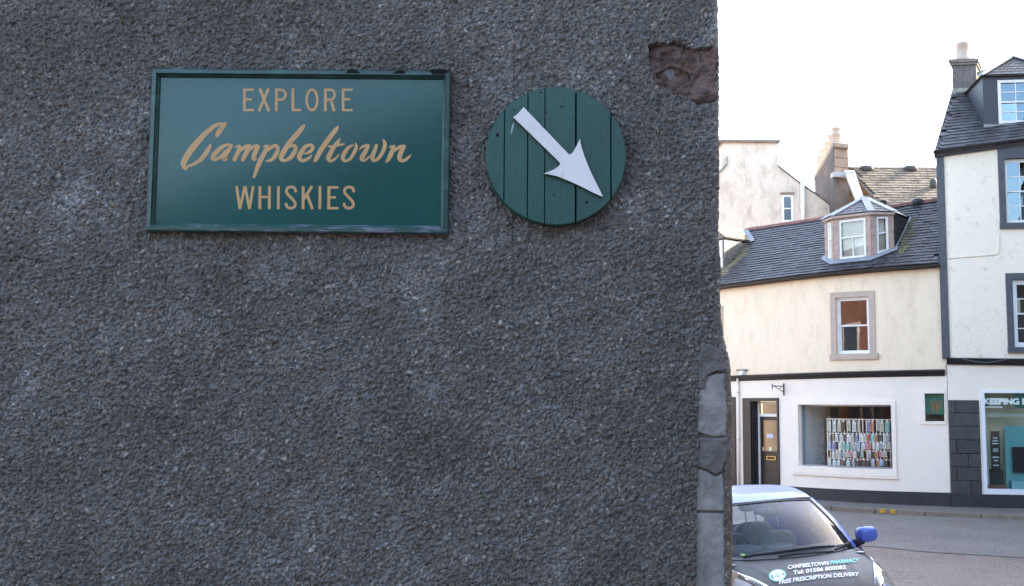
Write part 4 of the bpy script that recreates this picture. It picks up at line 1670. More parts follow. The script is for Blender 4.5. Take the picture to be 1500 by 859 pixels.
for x0_, x1_, z0_, z1_ in ((a[0], a[0] + fw, a[2], b[2]), (b[0] - fw, b[0], a[2], b[2]), (a[0] + fw, b[0] - fw, b[2] - fw, b[2]), (a[0] + fw, b[0] - fw, a[2], a[2] + fw), (a[0] + fw, b[0] - fw, (a[2] + b[2]) / 2 - .02, (a[2] + b[2]) / 2 + .02)):
    mb.box(x0_, x1_, YC - .05, YC - .01, z0_, z1_)
wc = place(mb, 'window', WHITE_WOOD, gb0)
for z0_, z1_ in ((a[2] + fw, (a[2] + b[2]) / 2 - .02), ((a[2] + b[2]) / 2 + .02, b[2] - fw)):
    g = MB()
    g.quad((a[0] + fw, YC - .025, z0_), (b[0] - fw, YC - .025, z0_), (b[0] - fw, YC - .025, z1_), (a[0] + fw, YC - .025, z1_))
    place(g, 'pane', mat('dull_blue_glass', (.06, .09, .13), .12, .1, 3, spec=.8), wc)
mb = MB()
mb.box(a[0] - .04, b[0] + .04, YC - .09, YC - .005, b[2], b[2] + .09)
place(mb, 'lintel', mat('brown_lintel', (.25, .17, .13), .7, .2, 8), gb0)
pa, pb = C3(1175.3, 322), C3(1175.3, 262)
mb = MB().tube([(pa[0], YC - .13, pa[2] - .6), (pa[0], YC - .13, pb[2])], .085, 12)
mb.tube([(pa[0], YC - .13, pa[2] + .4), (pa[0], YC - .13, pa[2] + .5)], .1, 12)
place(mb, 'vent_pipe', UPVC, gb0, smooth=True)
for px, py, r_ in ((1084, 205.5, .09), (1134, 212, .0)):
    if r_:
        p = C3(px, py)
        place(MB().blob((p[0], YC + .4, p[2]), (.2, .16, .07), .9, 10, 6), 'capped_flue', STONE_CHIM, gb0, smooth=True)

# D: brown slate roof and stone chimney with five pots
YD = 40.0
hd = thing('rear_house', 'rear house with brown slate roof and stone chimney of five pots', 'house', loc=tuple(at(1300, 330, YD)))
YR = YD + 3.0
rl_, rr_ = at(1240, 246, YR), at(1420, 243.5, YR)
zrd = (rl_[2] + rr_[2]) / 2
rl_[2] = rr_[2] = zrd
drop = np.array((0, -4.2, -3.6))
dl_off = np.array((.95, 0, 0))


def RD(s_, t):
    a = rl_ + (rr_ - rl_) * s_
    return a + drop * (1 - t) + dl_off * (1 - t) * (1 - s_)


mb = MB().grid(lambda s_, t: RD(s_, t) - np.array((0, 0, .03)), [0, .5, 1], [0, .5, 1])
roofD = place(mb, 'roof', SLATE_D, hd)
LD = np.linalg.norm(rr_ - rl_)
print('slates D', slates(roofD, RD, 0, 1, 30, .24 / LD, {'plain': SLATE_D}, 0, None, 21))
mb = MB()
mb.quad(rl_ - (0, 0, .02), rr_ - (0, 0, .02), rr_ + (0, 4, -3.6), rl_ + (0, 4, -3.6))
place(mb, 'rear_slope', SLATE_D, hd)
mb = MB()
for a_i in np.arange(rl_[0] - .1, rr_[0], .45):
    pass
mb.prism([rl_ + (0, -.13, -.06), rl_ + (0, 0, .04), rl_ + (0, .13, -.06)], rr_ - rl_)
place(mb, 'ridge', LEAD, hd)
for px in (1267, 1331):
    p = at(px, 245.5, YR)
    place(MB().blob((p[0], YR - .2, p[2] - .1), (.26, .22, .14), .8, 14, 8), 'roof_vent', mat('dark_vent', (.06, .055, .055), .6, .2, 9), hd, smooth=True)
p = at(1366, 272, YR - 1.2)
place(MB().blob((p[0], p[1] - .1, p[2] + .05), (.12, .12, .2), .7, 10, 8), 'soil_vent', MATS['dark_vent'], hd, smooth=True)
# gable wall with chimney: the broad flank runs back to the left
fA = at(1222.5, 300, YD + 1.6)
fB = at(1244, 300, YD + 1.9)
fC = at(1194, 300, YD + 7.5)
zc0 = at(1222, 217, YD + 1.6)[2]
zb0 = 3.0
eAB = np.array((fB[0] - fA[0], fB[1] - fA[1], 0))
FLANK = mat('grey_harled_flank', (.075, .069, .069), .9, .3, 2.5, .5, 25, dirt=(.14, .10, .085), dirt_amt=.08, dirt_scale=1.6, edge=.1)
mb = MB()
p0, p1, p3 = [np.array((q[0], q[1], zb0)) for q in (fA, fB, fC)]
p2 = p3 + eAB
mb.prism([p0, p1, p2, p3], (0, 0, zc0 - zb0))
chd = place(mb, 'chimney_gable', FLANK, hd)
mb = MB()
n_ = np.array((eAB[1], -eAB[0], 0)) / np.linalg.norm(eAB)
zq = at(1230, 258, YD + 1.6)[2]
for j in range(3):
    for i in range(2 if j != 1 else 1):
        b = MB()
        z0_, z1_ = zq + (zc0 - zq) * j / 3 + .01, zq + (zc0 - zq) * (j + 1) / 3 - .01
        a0_, a1_ = (i * .45 + .02, i * .5 + .47) if j != 1 else (.02, .97)
        b.prism([p0 * (1, 1, 0) + eAB * a0_ + (0, 0, z0_), p0 * (1, 1, 0) + eAB * a1_ + (0, 0, z0_), p0 * (1, 1, 0) + eAB * a1_ + (0, 0, z1_), p0 * (1, 1, 0) + eAB * a0_ + (0, 0, z1_)], n_ * .03)
        place(b, 'block', mat('brown_chimney_block', (.20, .15, .125), .85, .2, 4, .4, 30, objrand=.15), chd)
mb = MB()
cen = (p0 + p1 + p2 + p3) / 4
pts = [q + (q - cen) / np.linalg.norm((q - cen)[:2]) * .2 for q in (p0, p1, p2, p3)]
mb.prism([q * (1, 1, 0) + (0, 0, zc0) for q in pts], (0, 0, .2))
place(mb, 'chimney_cope', STONE_CHIM, chd, bevel=.04)
for k in range(5):
    f_ = .03 + k * .2
    c_ = (p0 + p1) / 2 + ((p3 + p2) / 2 - (p0 + p1) / 2) * f_
    hp = at(1218, 184, YD + 1.8)[2] - zc0 - .2
    mb = MB().lathe((c_[0] - .05, c_[1] + .25, zc0 + .2), [(.22, 0), (.2, .1), (.17, hp * .55), (.2, hp * .58), (.2, hp * .66), (.175, hp * .7), (.165, hp - .1), (.2, hp - .07), (.2, hp), (.13, hp), (.13, .1)], 16)
    place(mb, 'chimney_pot', POT, chd, smooth=True)
mb = MB()
s0 = np.array((fB[0] + .02, fB[1] - .2, at(1232, 256, YD + 1.9)[2]))
s1 = at(1262, 303, YD - .6)
ee = np.array((.15, .0, .0))
mb.prism([s0 - ee * 1.6, s0 + ee, s1 + ee, s1 - ee], (0, 0, .12))
place(mb, 'lead_skew', mat('bright_lead', (.34, .35, .38), .5, .12, 4), hd)
mb = MB()
mb.box(fA[0] - .04, fB[0] + .1, fA[1] - .08, fB[1], s0[2] - .16, s0[2] + .02)
place(mb, 'lead_flashing', MATS['bright_lead'], hd)

# ------------------------------------------------------------------ near wall: harled gable with signs
YW = 4.5
near = thing('harled_building', 'dark grey pebble harled gable wall carrying both green signs', 'building', loc=(-1, YW, .5))


def Wp(px, py, off=0.0):
    return at(px, py, YW - off)


sil_y = [-60, 0, 60, 150, 250, 340, 368, 385, 405, 425, 440, 470, 492, 510, 527, 548, 600, 700, 859, 1000]
sil_x = [1050, 1051, 1052, 1053, 1052.5, 1053, 1055, 1056.5, 1057.5, 1056, 1055, 1056.5, 1059, 1063, 1067.5, 1070.5, 1072, 1073, 1072.5, 1074]
SZ = [Wp(x, y)[2] for x, y in zip(sil_x, sil_y)][::-1]
SX = [Wp(x, y)[0] for x, y in zip(sil_x, sil_y)][::-1]
edge_x = lambda z: np.interp(z, SZ, SX)
D = .0031
zlo, zhi = 1.46, 4.2
xlo = -2.46
nz = int((zhi - zlo) / D)
RX = .02                         # rounding of the arris
nfront = int((.86 - xlo) / D)
nret = 60
ncol = nfront + nret
zz = np.linspace(zlo, zhi, nz)
EX = edge_x(zz) + .0035 * fbm(zz * 12, zz * 0 + 3, 4, 77)
# param s: distance along the surface, ending at the arris and turning the corner
gi = np.arange(ncol)[:, None]
Sd = xlo + gi * D * np.ones((1, nz))
XE = EX[None, :]
arr = XE - RX
flat = Sd < arr
ang = np.clip((Sd - arr) / RX, 0, math.pi / 2)
ret = np.clip(Sd - arr - RX * math.pi / 2, 0, None)
X = np.where(flat, Sd, arr + RX * np.sin(ang))
Yc = np.where(flat, YW, YW + RX - RX * np.cos(ang)) + ret
X = X - ret * .05
NX = np.where(flat, 0, np.sin(ang))
NY = np.where(flat, -1, -np.cos(ang))
ZZ = zz[None, :] * np.ones((ncol, 1))
# masks for the exposed stones
def in_poly(x, z, poly):
    c = np.zeros(x.shape, bool)
    n = len(poly)
    j = n - 1
    for i in range(n):
        xi, zi = poly[i]
        xj, zj = poly[j]
        c ^= ((zi > z) != (zj > z)) & (x < (xj - xi) * (z - zi) / (zj - zi + 1e-12) + xi)
        j = i
    return c


wpx = lambda pts: [tuple(Wp(*p)[[0, 2]]) for p in pts]
QUOIN = wpx([(1024, 552), (1030, 530), (1046, 526), (1060, 545), (1063, 600), (1062, 700), (1060, 760), (1061, 880), (1062, 1010), (1021, 1010), (1020, 860), (1021, 740), (1023, 640)])
REDST = wpx([(952, 66), (962, 61), (985, 63), (1003, 67), (1015, 72), (1050, 70), (1051, 120), (1050, 146), (1040, 152), (1022, 152), (1006, 144), (985, 138), (968, 131), (958, 120), (951, 96)])
jit = .006
jx, jz = fbm(Sd * 40, ZZ * 40, 3, 5) * jit * 2, fbm(Sd * 40, ZZ * 40, 3, 9) * jit * 2
mq = in_poly(Sd + jx, ZZ + jz, QUOIN)
mr = in_poly(Sd + jx * 2, ZZ + jz * 2, REDST)
# pebbles
NP_ = int((ncol * D) * (zhi - zlo) / (.0053 ** 2))
pxr = rng.random(NP_) * (ncol - 1)
pzr = rng.random(NP_) * (nz - 1)
rad = np.clip(rng.lognormal(math.log(.0041), .36, NP_), .0026, .0105)
hgt = rad * rng.uniform(.45, 1.15, NP_)
fax, faz = rng.normal(0, .42, NP_), rng.normal(0, .42, NP_)
asp = rng.uniform(.7, 1.4, NP_)
rot = rng.random(NP_) * math.pi
Hm = np.zeros((ncol, nz))
ID = np.full((ncol, nz), -1, int)
ix, iz = np.round(pxr).astype(int), np.round(pzr).astype(int)
K = 4
cr_, sr_ = np.cos(rot), np.sin(rot)
for dx in range(-K, K + 1):
    for dz in range(-K, K + 1):
        cx, cz_ = ix + dx, iz + dz
        ok = (cx >= 0) & (cx < ncol) & (cz_ >= 0) & (cz_ < nz)
        ddx, ddz = (cx - pxr) * D, (cz_ - pzr) * D
        a = (ddx * cr_ + ddz * sr_) * asp
        b = (-ddx * sr_ + ddz * cr_) / asp
        q = 1 - (a * a + b * b) / rad ** 2
        ok &= q > 0
        h = np.maximum(1e-5, hgt[ok] * np.minimum(1, q[ok] * 1.5) ** .6 + fax[ok] * ddx[ok] + faz[ok] * ddz[ok])
        np.maximum.at(Hm, (cx[ok], cz_[ok]), h)
        sel = Hm[cx[ok], cz_[ok]] == h
        ID[cx[ok][sel], cz_[ok][sel]] = np.where(ok)[0][sel]
und = fbm(Sd * 1.7, ZZ * 1.7, 4, 31) * .016 + fbm(Sd * 11, ZZ * 11, 3, 41) * .006
edge_k = 1 - .6 * np.clip((Sd - (arr - .012)) / .012, 0, 1)
disp = und + Hm * 1.15 * edge_k
smooth_strip = in_poly(Sd, ZZ, wpx([(1062, 545), (1080, 545), (1080, 1010), (1062, 1010)]))
disp = np.where(smooth_strip, und + Hm * .4 * edge_k, disp)
disp = np.where(mq, -.009, np.where(mr, -.045, disp))
VX = X + NX * disp
VY = Yc + NY * disp
tone = rng.random(NP_)
pc = np.empty((NP_, 3))
base = .052 + .062 * rng.random(NP_) ** 1.3
pc[:] = base[:, None] * np.array((1.08, .985, .90))
lt = tone > .945
pc[lt] *= 2.05
wm = (tone > .72) & (tone < .84)
pc[wm] *= np.array((1.12, 1.0, .85))
rd = (tone > .60) & (tone < .64)
pc[rd] *= np.array((1.22, .98, .86))
bl = (tone > .4) & (tone < .5)
pc[bl] *= np.array((.9, 1.0, 1.2))
colr = np.where((ID >= 0)[..., None], pc[ID], np.array((.050, .046, .042)))
colr = np.where((mq | mr)[..., None], np.array((.105, .098, .090)), colr)
colr = np.where((smooth_strip & ~mq)[..., None], colr * np.array((1.1, 1.0, .92)), colr)
colr = colr * rng.uniform(.7, 1.3, (ncol, nz, 1))
verts = np.stack([VX, VY, ZZ], -1).reshape(-1, 3) - np.array(near.location[:])
idx = np.arange(ncol * nz).reshape(ncol, nz)
quads = np.stack([idx[:-1, :-1], idx[1:, :-1], idx[1:, 1:], idx[:-1, 1:]], -1).reshape(-1, 4)
me = bpy.data.meshes.new('harl_coat')
me.vertices.add(len(verts))
me.vertices.foreach_set('co', verts.astype(np.float32).ravel())
me.loops.add(quads.size)
me.loops.foreach_set('vertex_index', quads.astype(np.int32).ravel())
me.polygons.add(len(quads))
me.polygons.foreach_set('loop_start', np.arange(0, quads.size, 4, dtype=np.int32))
me.polygons.foreach_set('loop_total', np.full(len(quads), 4, dtype=np.int32))
me.polygons.foreach_set('use_smooth', np.ones(len(quads), bool))
me.update()
at_ = me.color_attributes.new('peb', 'FLOAT_COLOR', 'POINT')
c4 = np.concatenate([colr.reshape(-1, 3), np.ones((ncol * nz, 1))], 1).astype(np.float32)
at_.data.foreach_set('color', c4.ravel())
HARL = M_harl()
me.materials.append(HARL)
hc = link('harl_coat', me, near)
hc['kind'] = 'stuff'
HARL2 = mat('plain_harl', (.085, .078, .072), .8, .5, 90, .9, 130, bdist=.006)


def N_(mb, name, m, parent=near, **kw):
    return place(mb, name, m, parent, **kw)


xend = float(VX[-1].mean())
# rest of the building beyond the modelled coat
mb = MB()
xr0 = float(edge_x(3.0)) - .02
mb.box(-7, xlo, YW, YW + 5, -.3, 5.6)
mb.box(xlo, xr0 - .01, YW, YW + 5, zhi, 5.6)
mb.box(xlo, xr0, YW, YW + 5, -.3, zlo)
mb.box(xlo, xr0 - .06, YW + .07, YW + 5, zlo, zhi)
mb.add([(xr0 - .03, YW + .2, zlo), (xr0 - .28, YW + 5, zlo), (xr0 - .28, YW + 5, zhi), (xr0 - .03, YW + .2, zhi)], [(0, 1, 2, 3)])
N_(mb, 'wall_body', HARL2)
mb = MB()
mb.add([(-7.1, YW - .2, 5.55), (xr0 + .1, YW - .2, 5.55), (xr0 + .1, YW + 5, 8.0), (-7.1, YW + 5, 8.0)], [(0, 1, 2, 3)])
N_(mb, 'main_roof', SLATE)


def relief(poly, nx, nzz, hfun, name, m, base_out, low=-.014, fall=.005):
    """rough stone: height field over the outline, falling away outside it"""
    P_ = np.array(poly)
    x0, x1, z0, z1 = P_[:, 0].min() - .015, P_[:, 0].max() + .015, P_[:, 1].min() - .015, P_[:, 1].max() + .015
    gx, gz = np.meshgrid(np.linspace(x0, x1, nx), np.linspace(z0, z1, nzz), indexing='ij')
    ins = in_poly(gx + fbm(gx * 60, gz * 60, 2, 3) * .006, gz + fbm(gx * 60, gz * 60, 2, 13) * .006, poly)
    # soft inside distance by repeated box blur
    s = ins.astype(float)
    for _ in range(3):
        p = np.pad(s, 1, mode='edge')
        s = (p[:-2, 1:-1] + p[2:, 1:-1] + p[1:-1, :-2] + p[1:-1, 2:] + p[1:-1, 1:-1]) / 5
    h = base_out + hfun(gx, gz)
    h = np.where(s > .5, h - (1 - np.clip((s - .5) * 2, 0, 1)) * fall, low)
    v = np.stack([gx, YW - h, gz], -1).reshape(-1, 3)
    i = np.arange(nx * nzz).reshape(nx, nzz)
    q = np.stack([i[:-1, :-1], i[1:, :-1], i[1:, 1:], i[:-1, 1:]], -1).reshape(-1, 4)
    sv = s.reshape(-1)
    q = [tuple(f) for f in q if max(sv[k] for k in f) > .45]
    used = sorted({k for f in q for k in f})
    ren = {k: i_ for i_, k in enumerate(used)}
    b = MB()
    b.add(v[used], [tuple(ren[k] for k in f) for f in q])
    return N_(b, name, m, smooth=True)


STGREY = mat('weathered_grey_sandstone', (.205, .19, .183), .85, .22, 14, .5, 160, dirt=(.105, .097, .094), dirt_amt=.14, dirt_scale=9, edge=.12, bdist=.003)
STDARK = mat('sooty_sandstone', (.085, .078, .074), .85, .3, 18, .6, 120, dirt=(.15, .14, .135), dirt_amt=.04, dirt_scale=16, edge=.08, bdist=.004)
STRED = mat('dark_red_sandstone', (.10, .058, .048), .8, .3, 22, .7, 90, dirt=(.05, .036, .036), dirt_amt=.1, dirt_scale=15, edge=.12, bdist=.005)
tool = lambda gx, gz: .004 * np.sin(gz * 420 + fbm(gx * 9, gz * 9, 2, 50) * 9) * (.3 + fbm(gx * 20, gz * 20, 2, 8) + .4)
relief(wpx([(1040, 549), (1063, 545), (1066, 600), (1066, 639), (1044, 640), (1030, 636), (1020, 633), (1021, 575), (1024, 556)]), 60, 110,
       lambda x, z: .004 + fbm(x * 10, z * 10, 4, 61) * .014 + tool(x, z) * .05 + fbm(x * 45, z * 45, 3, 71) * .006, 'quoin_stone', STGREY, .0)
relief(wpx([(1027, 500), (1052, 510), (1064, 532), (1064, 543), (1042, 546), (1036, 552), (1034, 570), (1023, 570), (1022, 552), (1023, 530)]), 60, 90,
       lambda x, z: .006 + fbm(x * 22, z * 22, 4, 62) * .02, 'quoin_stone', STDARK, .006)
relief(wpx([(1020, 641), (1066, 641), (1066, 668), (1058, 690), (1050, 697), (1038, 690), (1020, 684)]), 60, 60,
       lambda x, z: .004 + fbm(x * 14, z * 14, 4, 64) * .03, 'quoin_stone', STDARK, .0)
relief(wpx([(1020, 686), (1038, 692), (1051, 699), (1059, 692), (1062, 720), (1062, 749), (1017, 749)]), 60, 70,
       lambda x, z: .0 + fbm(x * 12, z * 12, 4, 66) * .02, 'quoin_stone', STGREY, .0)
relief(wpx([(1017, 752), (1062, 752), (1064, 880), (1064, 938), (1015, 938)]), 60, 150,
       lambda x, z: .0 + fbm(x * 8, z * 8, 4, 68) * .012 + fbm(x * 50, z * 50, 3, 69) * .004, 'quoin_stone', STGREY, .0)
relief(wpx([(1016, 942), (1064, 942), (1066, 1010), (1016, 1010)]), 40, 60, lambda x, z: fbm(x * 10, z * 10, 4, 70) * .014, 'quoin_stone', STGREY, .0)


def redh(x, z):
    c = Wp(1000, 112)
    lower = in_poly(x + fbm(x * 18, z * 18, 3, 90) * .02, z + fbm(x * 18, z * 18, 3, 91) * .02, wpx([(962, 108), (985, 94), (1012, 104), (1017, 125), (1004, 134), (985, 130), (968, 124)]))
    f = fbm(x * 9, z * 9, 5, 81) * .06 + fbm(x * 34, z * 34, 4, 82) * .034
    rid = np.abs(fbm(x * 14, z * 14, 4, 83)) * .05
    return f - rid + .012 + np.where(lower, -.02, .0) + fbm(x * 3, z * 3, 2, 84) * .03


relief(REDST, 150, 130, redh, 'exposed_stone', STRED, -.004, -.05, .015)

# ---------------------------------------------------------- rectangular sign
SG = .052
TLp, TRp, BRp, BLp = (222, 100), (660, 103.5), (657, 342), (212.5, 338)
q = [at(*p, YW - SG) for p in (TLp, TRp, BRp, BLp)]
sign = thing('painted_sign', 'green framed wooden sign with gold lettering EXPLORE Campbeltown WHISKIES', 'sign', loc=tuple((q[2] + q[3]) / 2))
GREEN_BOARD = None


def M_board():
    m, nt, bs, N, L = _base('green_sign_paint')
    geo = N.new('ShaderNodeNewGeometry')
    P = geo.outputs['Position']
    c = _mix(nt, _ramp(nt, _noise(nt, P, 2.2, 5), .3, .7), (.0014, .044, .042), (.002, .053, .049))
    c = _mix(nt, _ramp(nt, _noise(nt, P, 60, 3, .5), .70, .72), c, (.008, .012, .012))
    c = _mix(nt, _ramp(nt, _noise(nt, P, 13, 6, .75), .68, .82), c, (.014, .04, .032))
    L.new(c, bs.inputs['Base Color'])
    r = _ramp(nt, _noise(nt, P, 30, 5, .7), .2, .8)
    mr_ = N.new('ShaderNodeMapRange')
    mr_.inputs['To Min'].default_value = .09
    mr_.inputs['To Max'].default_value = .18
    L.new(r, mr_.inputs['Value'])
    L.new(mr_.outputs[0], bs.inputs['Roughness'])
    bs.inputs['Specular IOR Level'].default_value = .42
    mp = N.new('ShaderNodeMapping')
    mp.inputs['Scale'].default_value = (26, 26, 150)
    L.new(P, mp.inputs['Vector'])
    b = N.new('ShaderNodeBump')
    b.inputs['Strength'].default_value = .05
    b.inputs['Distance'].default_value = .002
    L.new(_noise(nt, mp.outputs[0], 1, 4, .6), b.inputs['Height'])
    L.new(b.outputs['Normal'], bs.inputs['Normal'])
    return m


BOARD = M_board()
FRAMEP = mat('green_frame_paint', (.002, .024, .021), .3, .2, 20, .5, 60, dirt=(.012, .06, .055), dirt_amt=.12, dirt_scale=26, edge=.1, stretch=(.35, 1, 1), spec=.55)
SILLP = mat('bottom_rail_flakes_and_highlight', (.008, .05, .042), .4, .2, 20, .6, 60, dirt=(.12, .12, .165), dirt_amt=.3, dirt_scale=30, edge=.04, stretch=(.3, 1, 1))  # lavender patches paint the highlight on the flaking bottom rail
BARE = mat('bare_blackened_wood', (.008, .008, .009), .9, .3, 40, spec=.1)
TL, TR, BR, BL = q
cenS = sum(q) / 4
rail = .032
inn = []
for p in q:
    d = cenS - p
    inn.append(p + np.array((math.copysign(rail, d[0]), 0, math.copysign(rail, d[2]))))
inb = []
for p in q:
    d = cenS - p
    inb.append(p + np.array((math.copysign(rail + .013, d[0]), .022, math.copysign(rail + .013, d[2]))))
yb = YW - SG + .022


def Z_(p, y):
    return np.array((p[0], y, p[2]))


mb = MB()
o4 = [Z_(p, yb) for p in inn]
mb.prism(o4, (0, .02, 0))
N_(mb, 'sign_board', BOARD, sign)
for k, nm in enumerate(('top_rail', 'side_rail', 'bottom_rail', 'side_rail')):
    a, b = k, (k + 1) % 4
    back = YW + .005
    d = q[b] - q[a]
    d = d / np.linalg.norm(d) * .0006

    def ring(i, sgn):
        ed = .004
        oi = q[i] + (inn[i] - q[i]) * (ed / rail)
        m_ = q[i] + (inn[i] - q[i]) * .62
        return [Z_(q[i], back) + d * sgn, Z_(q[i], YW - SG + ed) + d * sgn, Z_(oi, YW - SG) + d * sgn, Z_(m_, YW - SG - .001) + d * sgn, Z_(q[i] + (inn[i] - q[i]) * .72, YW - SG + .006) + d * sgn, Z_(inn[i], yb - .006) + d * sgn, Z_(inb[i] * .0 + inn[i], back) + d * sgn]
    r0, r1 = ring(a, 1), ring(b, -1)
    mb = MB()
    n7 = len(r0)
    mb.add(r0 + r1, [(i, (i + 1) % n7, n7 + (i + 1) % n7, n7 + i) for i in range(n7)] + [tuple(range(n7)), tuple(range(n7, 2 * n7))])
    N_(mb, nm, SILLP if nm == 'bottom_rail' else FRAMEP, sign)
# chips out of the top rail
for poly in ([(506, 107.2), (511, 102), (516, 100.8), (522, 103), (528, 107.5)], [(575.5, 107.8), (581, 103.5), (588, 102.6), (594, 105), (592, 108)], [(628, 103), (634, 109), (650, 109.5), (657, 105), (654, 102.5), (640, 101.5)],
             [(574, 101.6), (580, 102.2), (586, 101.2), (580, 100.8)]):
    mb = MB().prism([at(*p, YW - SG - .0022) for p in poly], (0, .0014, 0))
    N_(mb, 'paint_chip', BARE, sign)
# lettering -----------------------------------------------------------
GOLD = mat('gold_letter_paint', (.37, .22, .095), .42, .1, 9, .2, 120, spec=.35, dirt=(.27, .17, .08), dirt_amt=-.05, dirt_scale=30, edge=.05)
lay = [0]


def stroke(mb, pts, ox, oy, sc, smooth=True, yref=None, cap=True):
    """brush stroke: (x, y, width) in enlarged photo units"""
    P = np.array([(p[0] / sc + ox, p[1] / sc + oy, p[2] / sc) for p in pts])
    if smooth and len(P) > 2:
        Q = []
        E_ = np.vstack([2 * P[0] - P[1], P, 2 * P[-1] - P[-2]])
        for i in range(1, len(E_) - 2):
            for t in np.linspace(0, 1, 7)[:-1]:
                p0, p1, p2, p3 = E_[i - 1:i + 3]
                Q.append(.5 * (2 * p1 + (p2 - p0) * t + (2 * p0 - 5 * p1 + 4 * p2 - p3) * t * t + (3 * p1 - p0 - 3 * p2 + p3) * t ** 3))
        Q.append(P[-1])
        P = np.array(Q)
    T = np.gradient(P[:, :2], axis=0)
    T /= np.linalg.norm(T, axis=1)[:, None] + 1e-9
    Nn = np.stack([-T[:, 1], T[:, 0]], 1)
    w = np.maximum(P[:, 2], .3)[:, None]
    Lf, Rt = P[:, :2] + Nn * w / 2, P[:, :2] - Nn * w / 2
    lay[0] += 1
    yy = yref - .0006 - .00005 * (lay[0] % 14)
    a = [at(x, y, yy) for x, y in Lf]
    b = [at(x, y, yy) for x, y in Rt]
    n = len(a)
    mb.add(a + b, [(i, i + 1, n + i + 1, n + i) for i in range(n - 1)])
    if cap and smooth:
        for e in (0, n - 1):
            lay[0] += 1
            y2 = yref - .0006 - .00005 * (lay[0] % 14)
            r_ = float(w[e, 0]) / 2 * .95
            if r_ > .8:
                mb.add([at(P[e, 0] + r_ * math.cos(k_ * math.pi / 5), P[e, 1] + r_ * math.sin(k_ * math.pi / 5), y2) for k_ in range(10)], [tuple(range(10))])


SC = 8.59
LETTERS = {
    260: [[(488, 272, 12), (500, 240, 48), (535, 180, 66), (580, 118, 64), (606, 88, 26)],
          [(604, 96, 26), (545, 98, 30), (480, 118, 48), (400, 180, 60), (300, 275, 70), (205, 385, 80), (128, 490, 80), (86, 570, 78), (76, 620, 66), (100, 684, 14)],
          [(104, 668, 34), (140, 632, 32), (210, 605, 40), (290, 550, 56), (350, 480, 60), (398, 405, 52), (420, 350, 14)],
          [(686, 368, 22), (640, 362, 32), (570, 385, 46), (505, 440, 58), (450, 505, 60), (440, 543, 42), (480, 550, 38), (545, 512, 40), (600, 450, 42)],
          [(682, 374, 36), (642, 430, 58), (602, 490, 62), (574, 540, 48), (600, 550, 38), (632, 535, 8)],
          [(722, 398, 8), (760, 380, 36), (790, 402, 44)], [(788, 385, 40), (765, 450, 58), (715, 553, 48)], [(785, 450, 20), (850, 392, 44), (900, 375, 46)],
          [(908, 380, 52), (872, 450, 62), (822, 552, 52)], [(878, 460, 20), (945, 395, 42), (1000, 375, 42)],
          [(1018, 384, 48), (980, 455, 60), (957, 525, 58), (972, 550, 40), (1005, 535, 8)]],
    370: [[(125, 395, 8), (165, 378, 32), (190, 400, 42)], [(190, 380, 40), (145, 470, 58), (80, 600, 60), (18, 768, 36)],
          [(180, 450, 20), (240, 392, 44), (295, 376, 48), (318, 412, 46), (298, 480, 56), (250, 543, 48), (192, 567, 32), (160, 560, 8)],
          [(658, 108, 14), (632, 140, 50), (560, 230, 64), (470, 330, 62), (410, 420, 66), (364, 508, 62), (366, 548, 50), (402, 566, 34)],
          [(400, 566, 30), (460, 538, 48), (520, 468, 58), (542, 402, 50), (518, 372, 40), (465, 387, 32), (440, 412, 14)],
          [(645, 478, 16), (700, 463, 38), (748, 425, 46), (754, 385, 44), (722, 366, 36), (662, 392, 50), (604, 470, 62), (588, 523, 58), (620, 563, 42), (680, 550, 40), (730, 512, 30), (748, 485, 8)],
          [(1078, 126, 16), (1052, 168, 52), (980, 260, 62), (900, 370, 62), (842, 460, 60), (806, 530, 56), (788, 560, 40), (765, 577, 12)]],
    490: [[(68, 292, 22), (32, 340, 46), (-20, 410, 54), (-66, 500, 62), (-78, 542, 52), (-50, 568, 36), (0, 545, 32), (62, 483, 12)],
          [(-85, 378, 14), (-50, 388, 30), (20, 375, 34), (80, 362, 30), (135, 355, 8)],
          [(235, 370, 22), (190, 387, 36), (142, 440, 52), (107, 508, 54), (112, 553, 44), (150, 566, 32), (205, 530, 40), (250, 455, 46), (276, 388, 42), (260, 338, 12)],
          [(312, 428, 10), (345, 392, 32), (395, 372, 36), (425, 374, 40)], [(422, 380, 50), (388, 450, 56), (347, 518, 58), (347, 553, 44), (380, 560, 30), (450, 505, 22)],
          [(528, 372, 44), (507, 430, 52), (482, 498, 56), (478, 543, 48), (507, 563, 38), (560, 525, 44), (608, 450, 50), (634, 370, 50), (626, 322, 34), (605, 293, 8)],
          [(682, 400, 8), (720, 387, 36), (750, 402, 44)], [(748, 382, 40), (722, 455, 58), (682, 540, 52), (652, 578, 28)], [(745, 452, 20), (810, 397, 44), (862, 383, 46)],
          [(880, 386, 46), (840, 450, 60), (818, 518, 58), (832, 562, 42), (880, 560, 40), (930, 522, 32), (968, 485, 8)]]}
mb = MB()
for ox, ss in LETTERS.items():
    for s_ in ss:
        stroke(mb, s_, ox, 170, SC, True, yb)
N_(mb, 'lettering', GOLD, sign)['label'] = 'gold brush script word Campbeltown'


def seg(mb, pts, w, ox, oy, sc):
    for p, q_ in zip(pts[:-1], pts[1:]):
        stroke(mb, [(*p, w), (*q_, w)], ox, oy, sc, False, yb)


def curve(mb, pts, w, ox, oy, sc):
    stroke(mb, [(*p, w) for p in pts], ox, oy, sc, True, yb, cap=False)


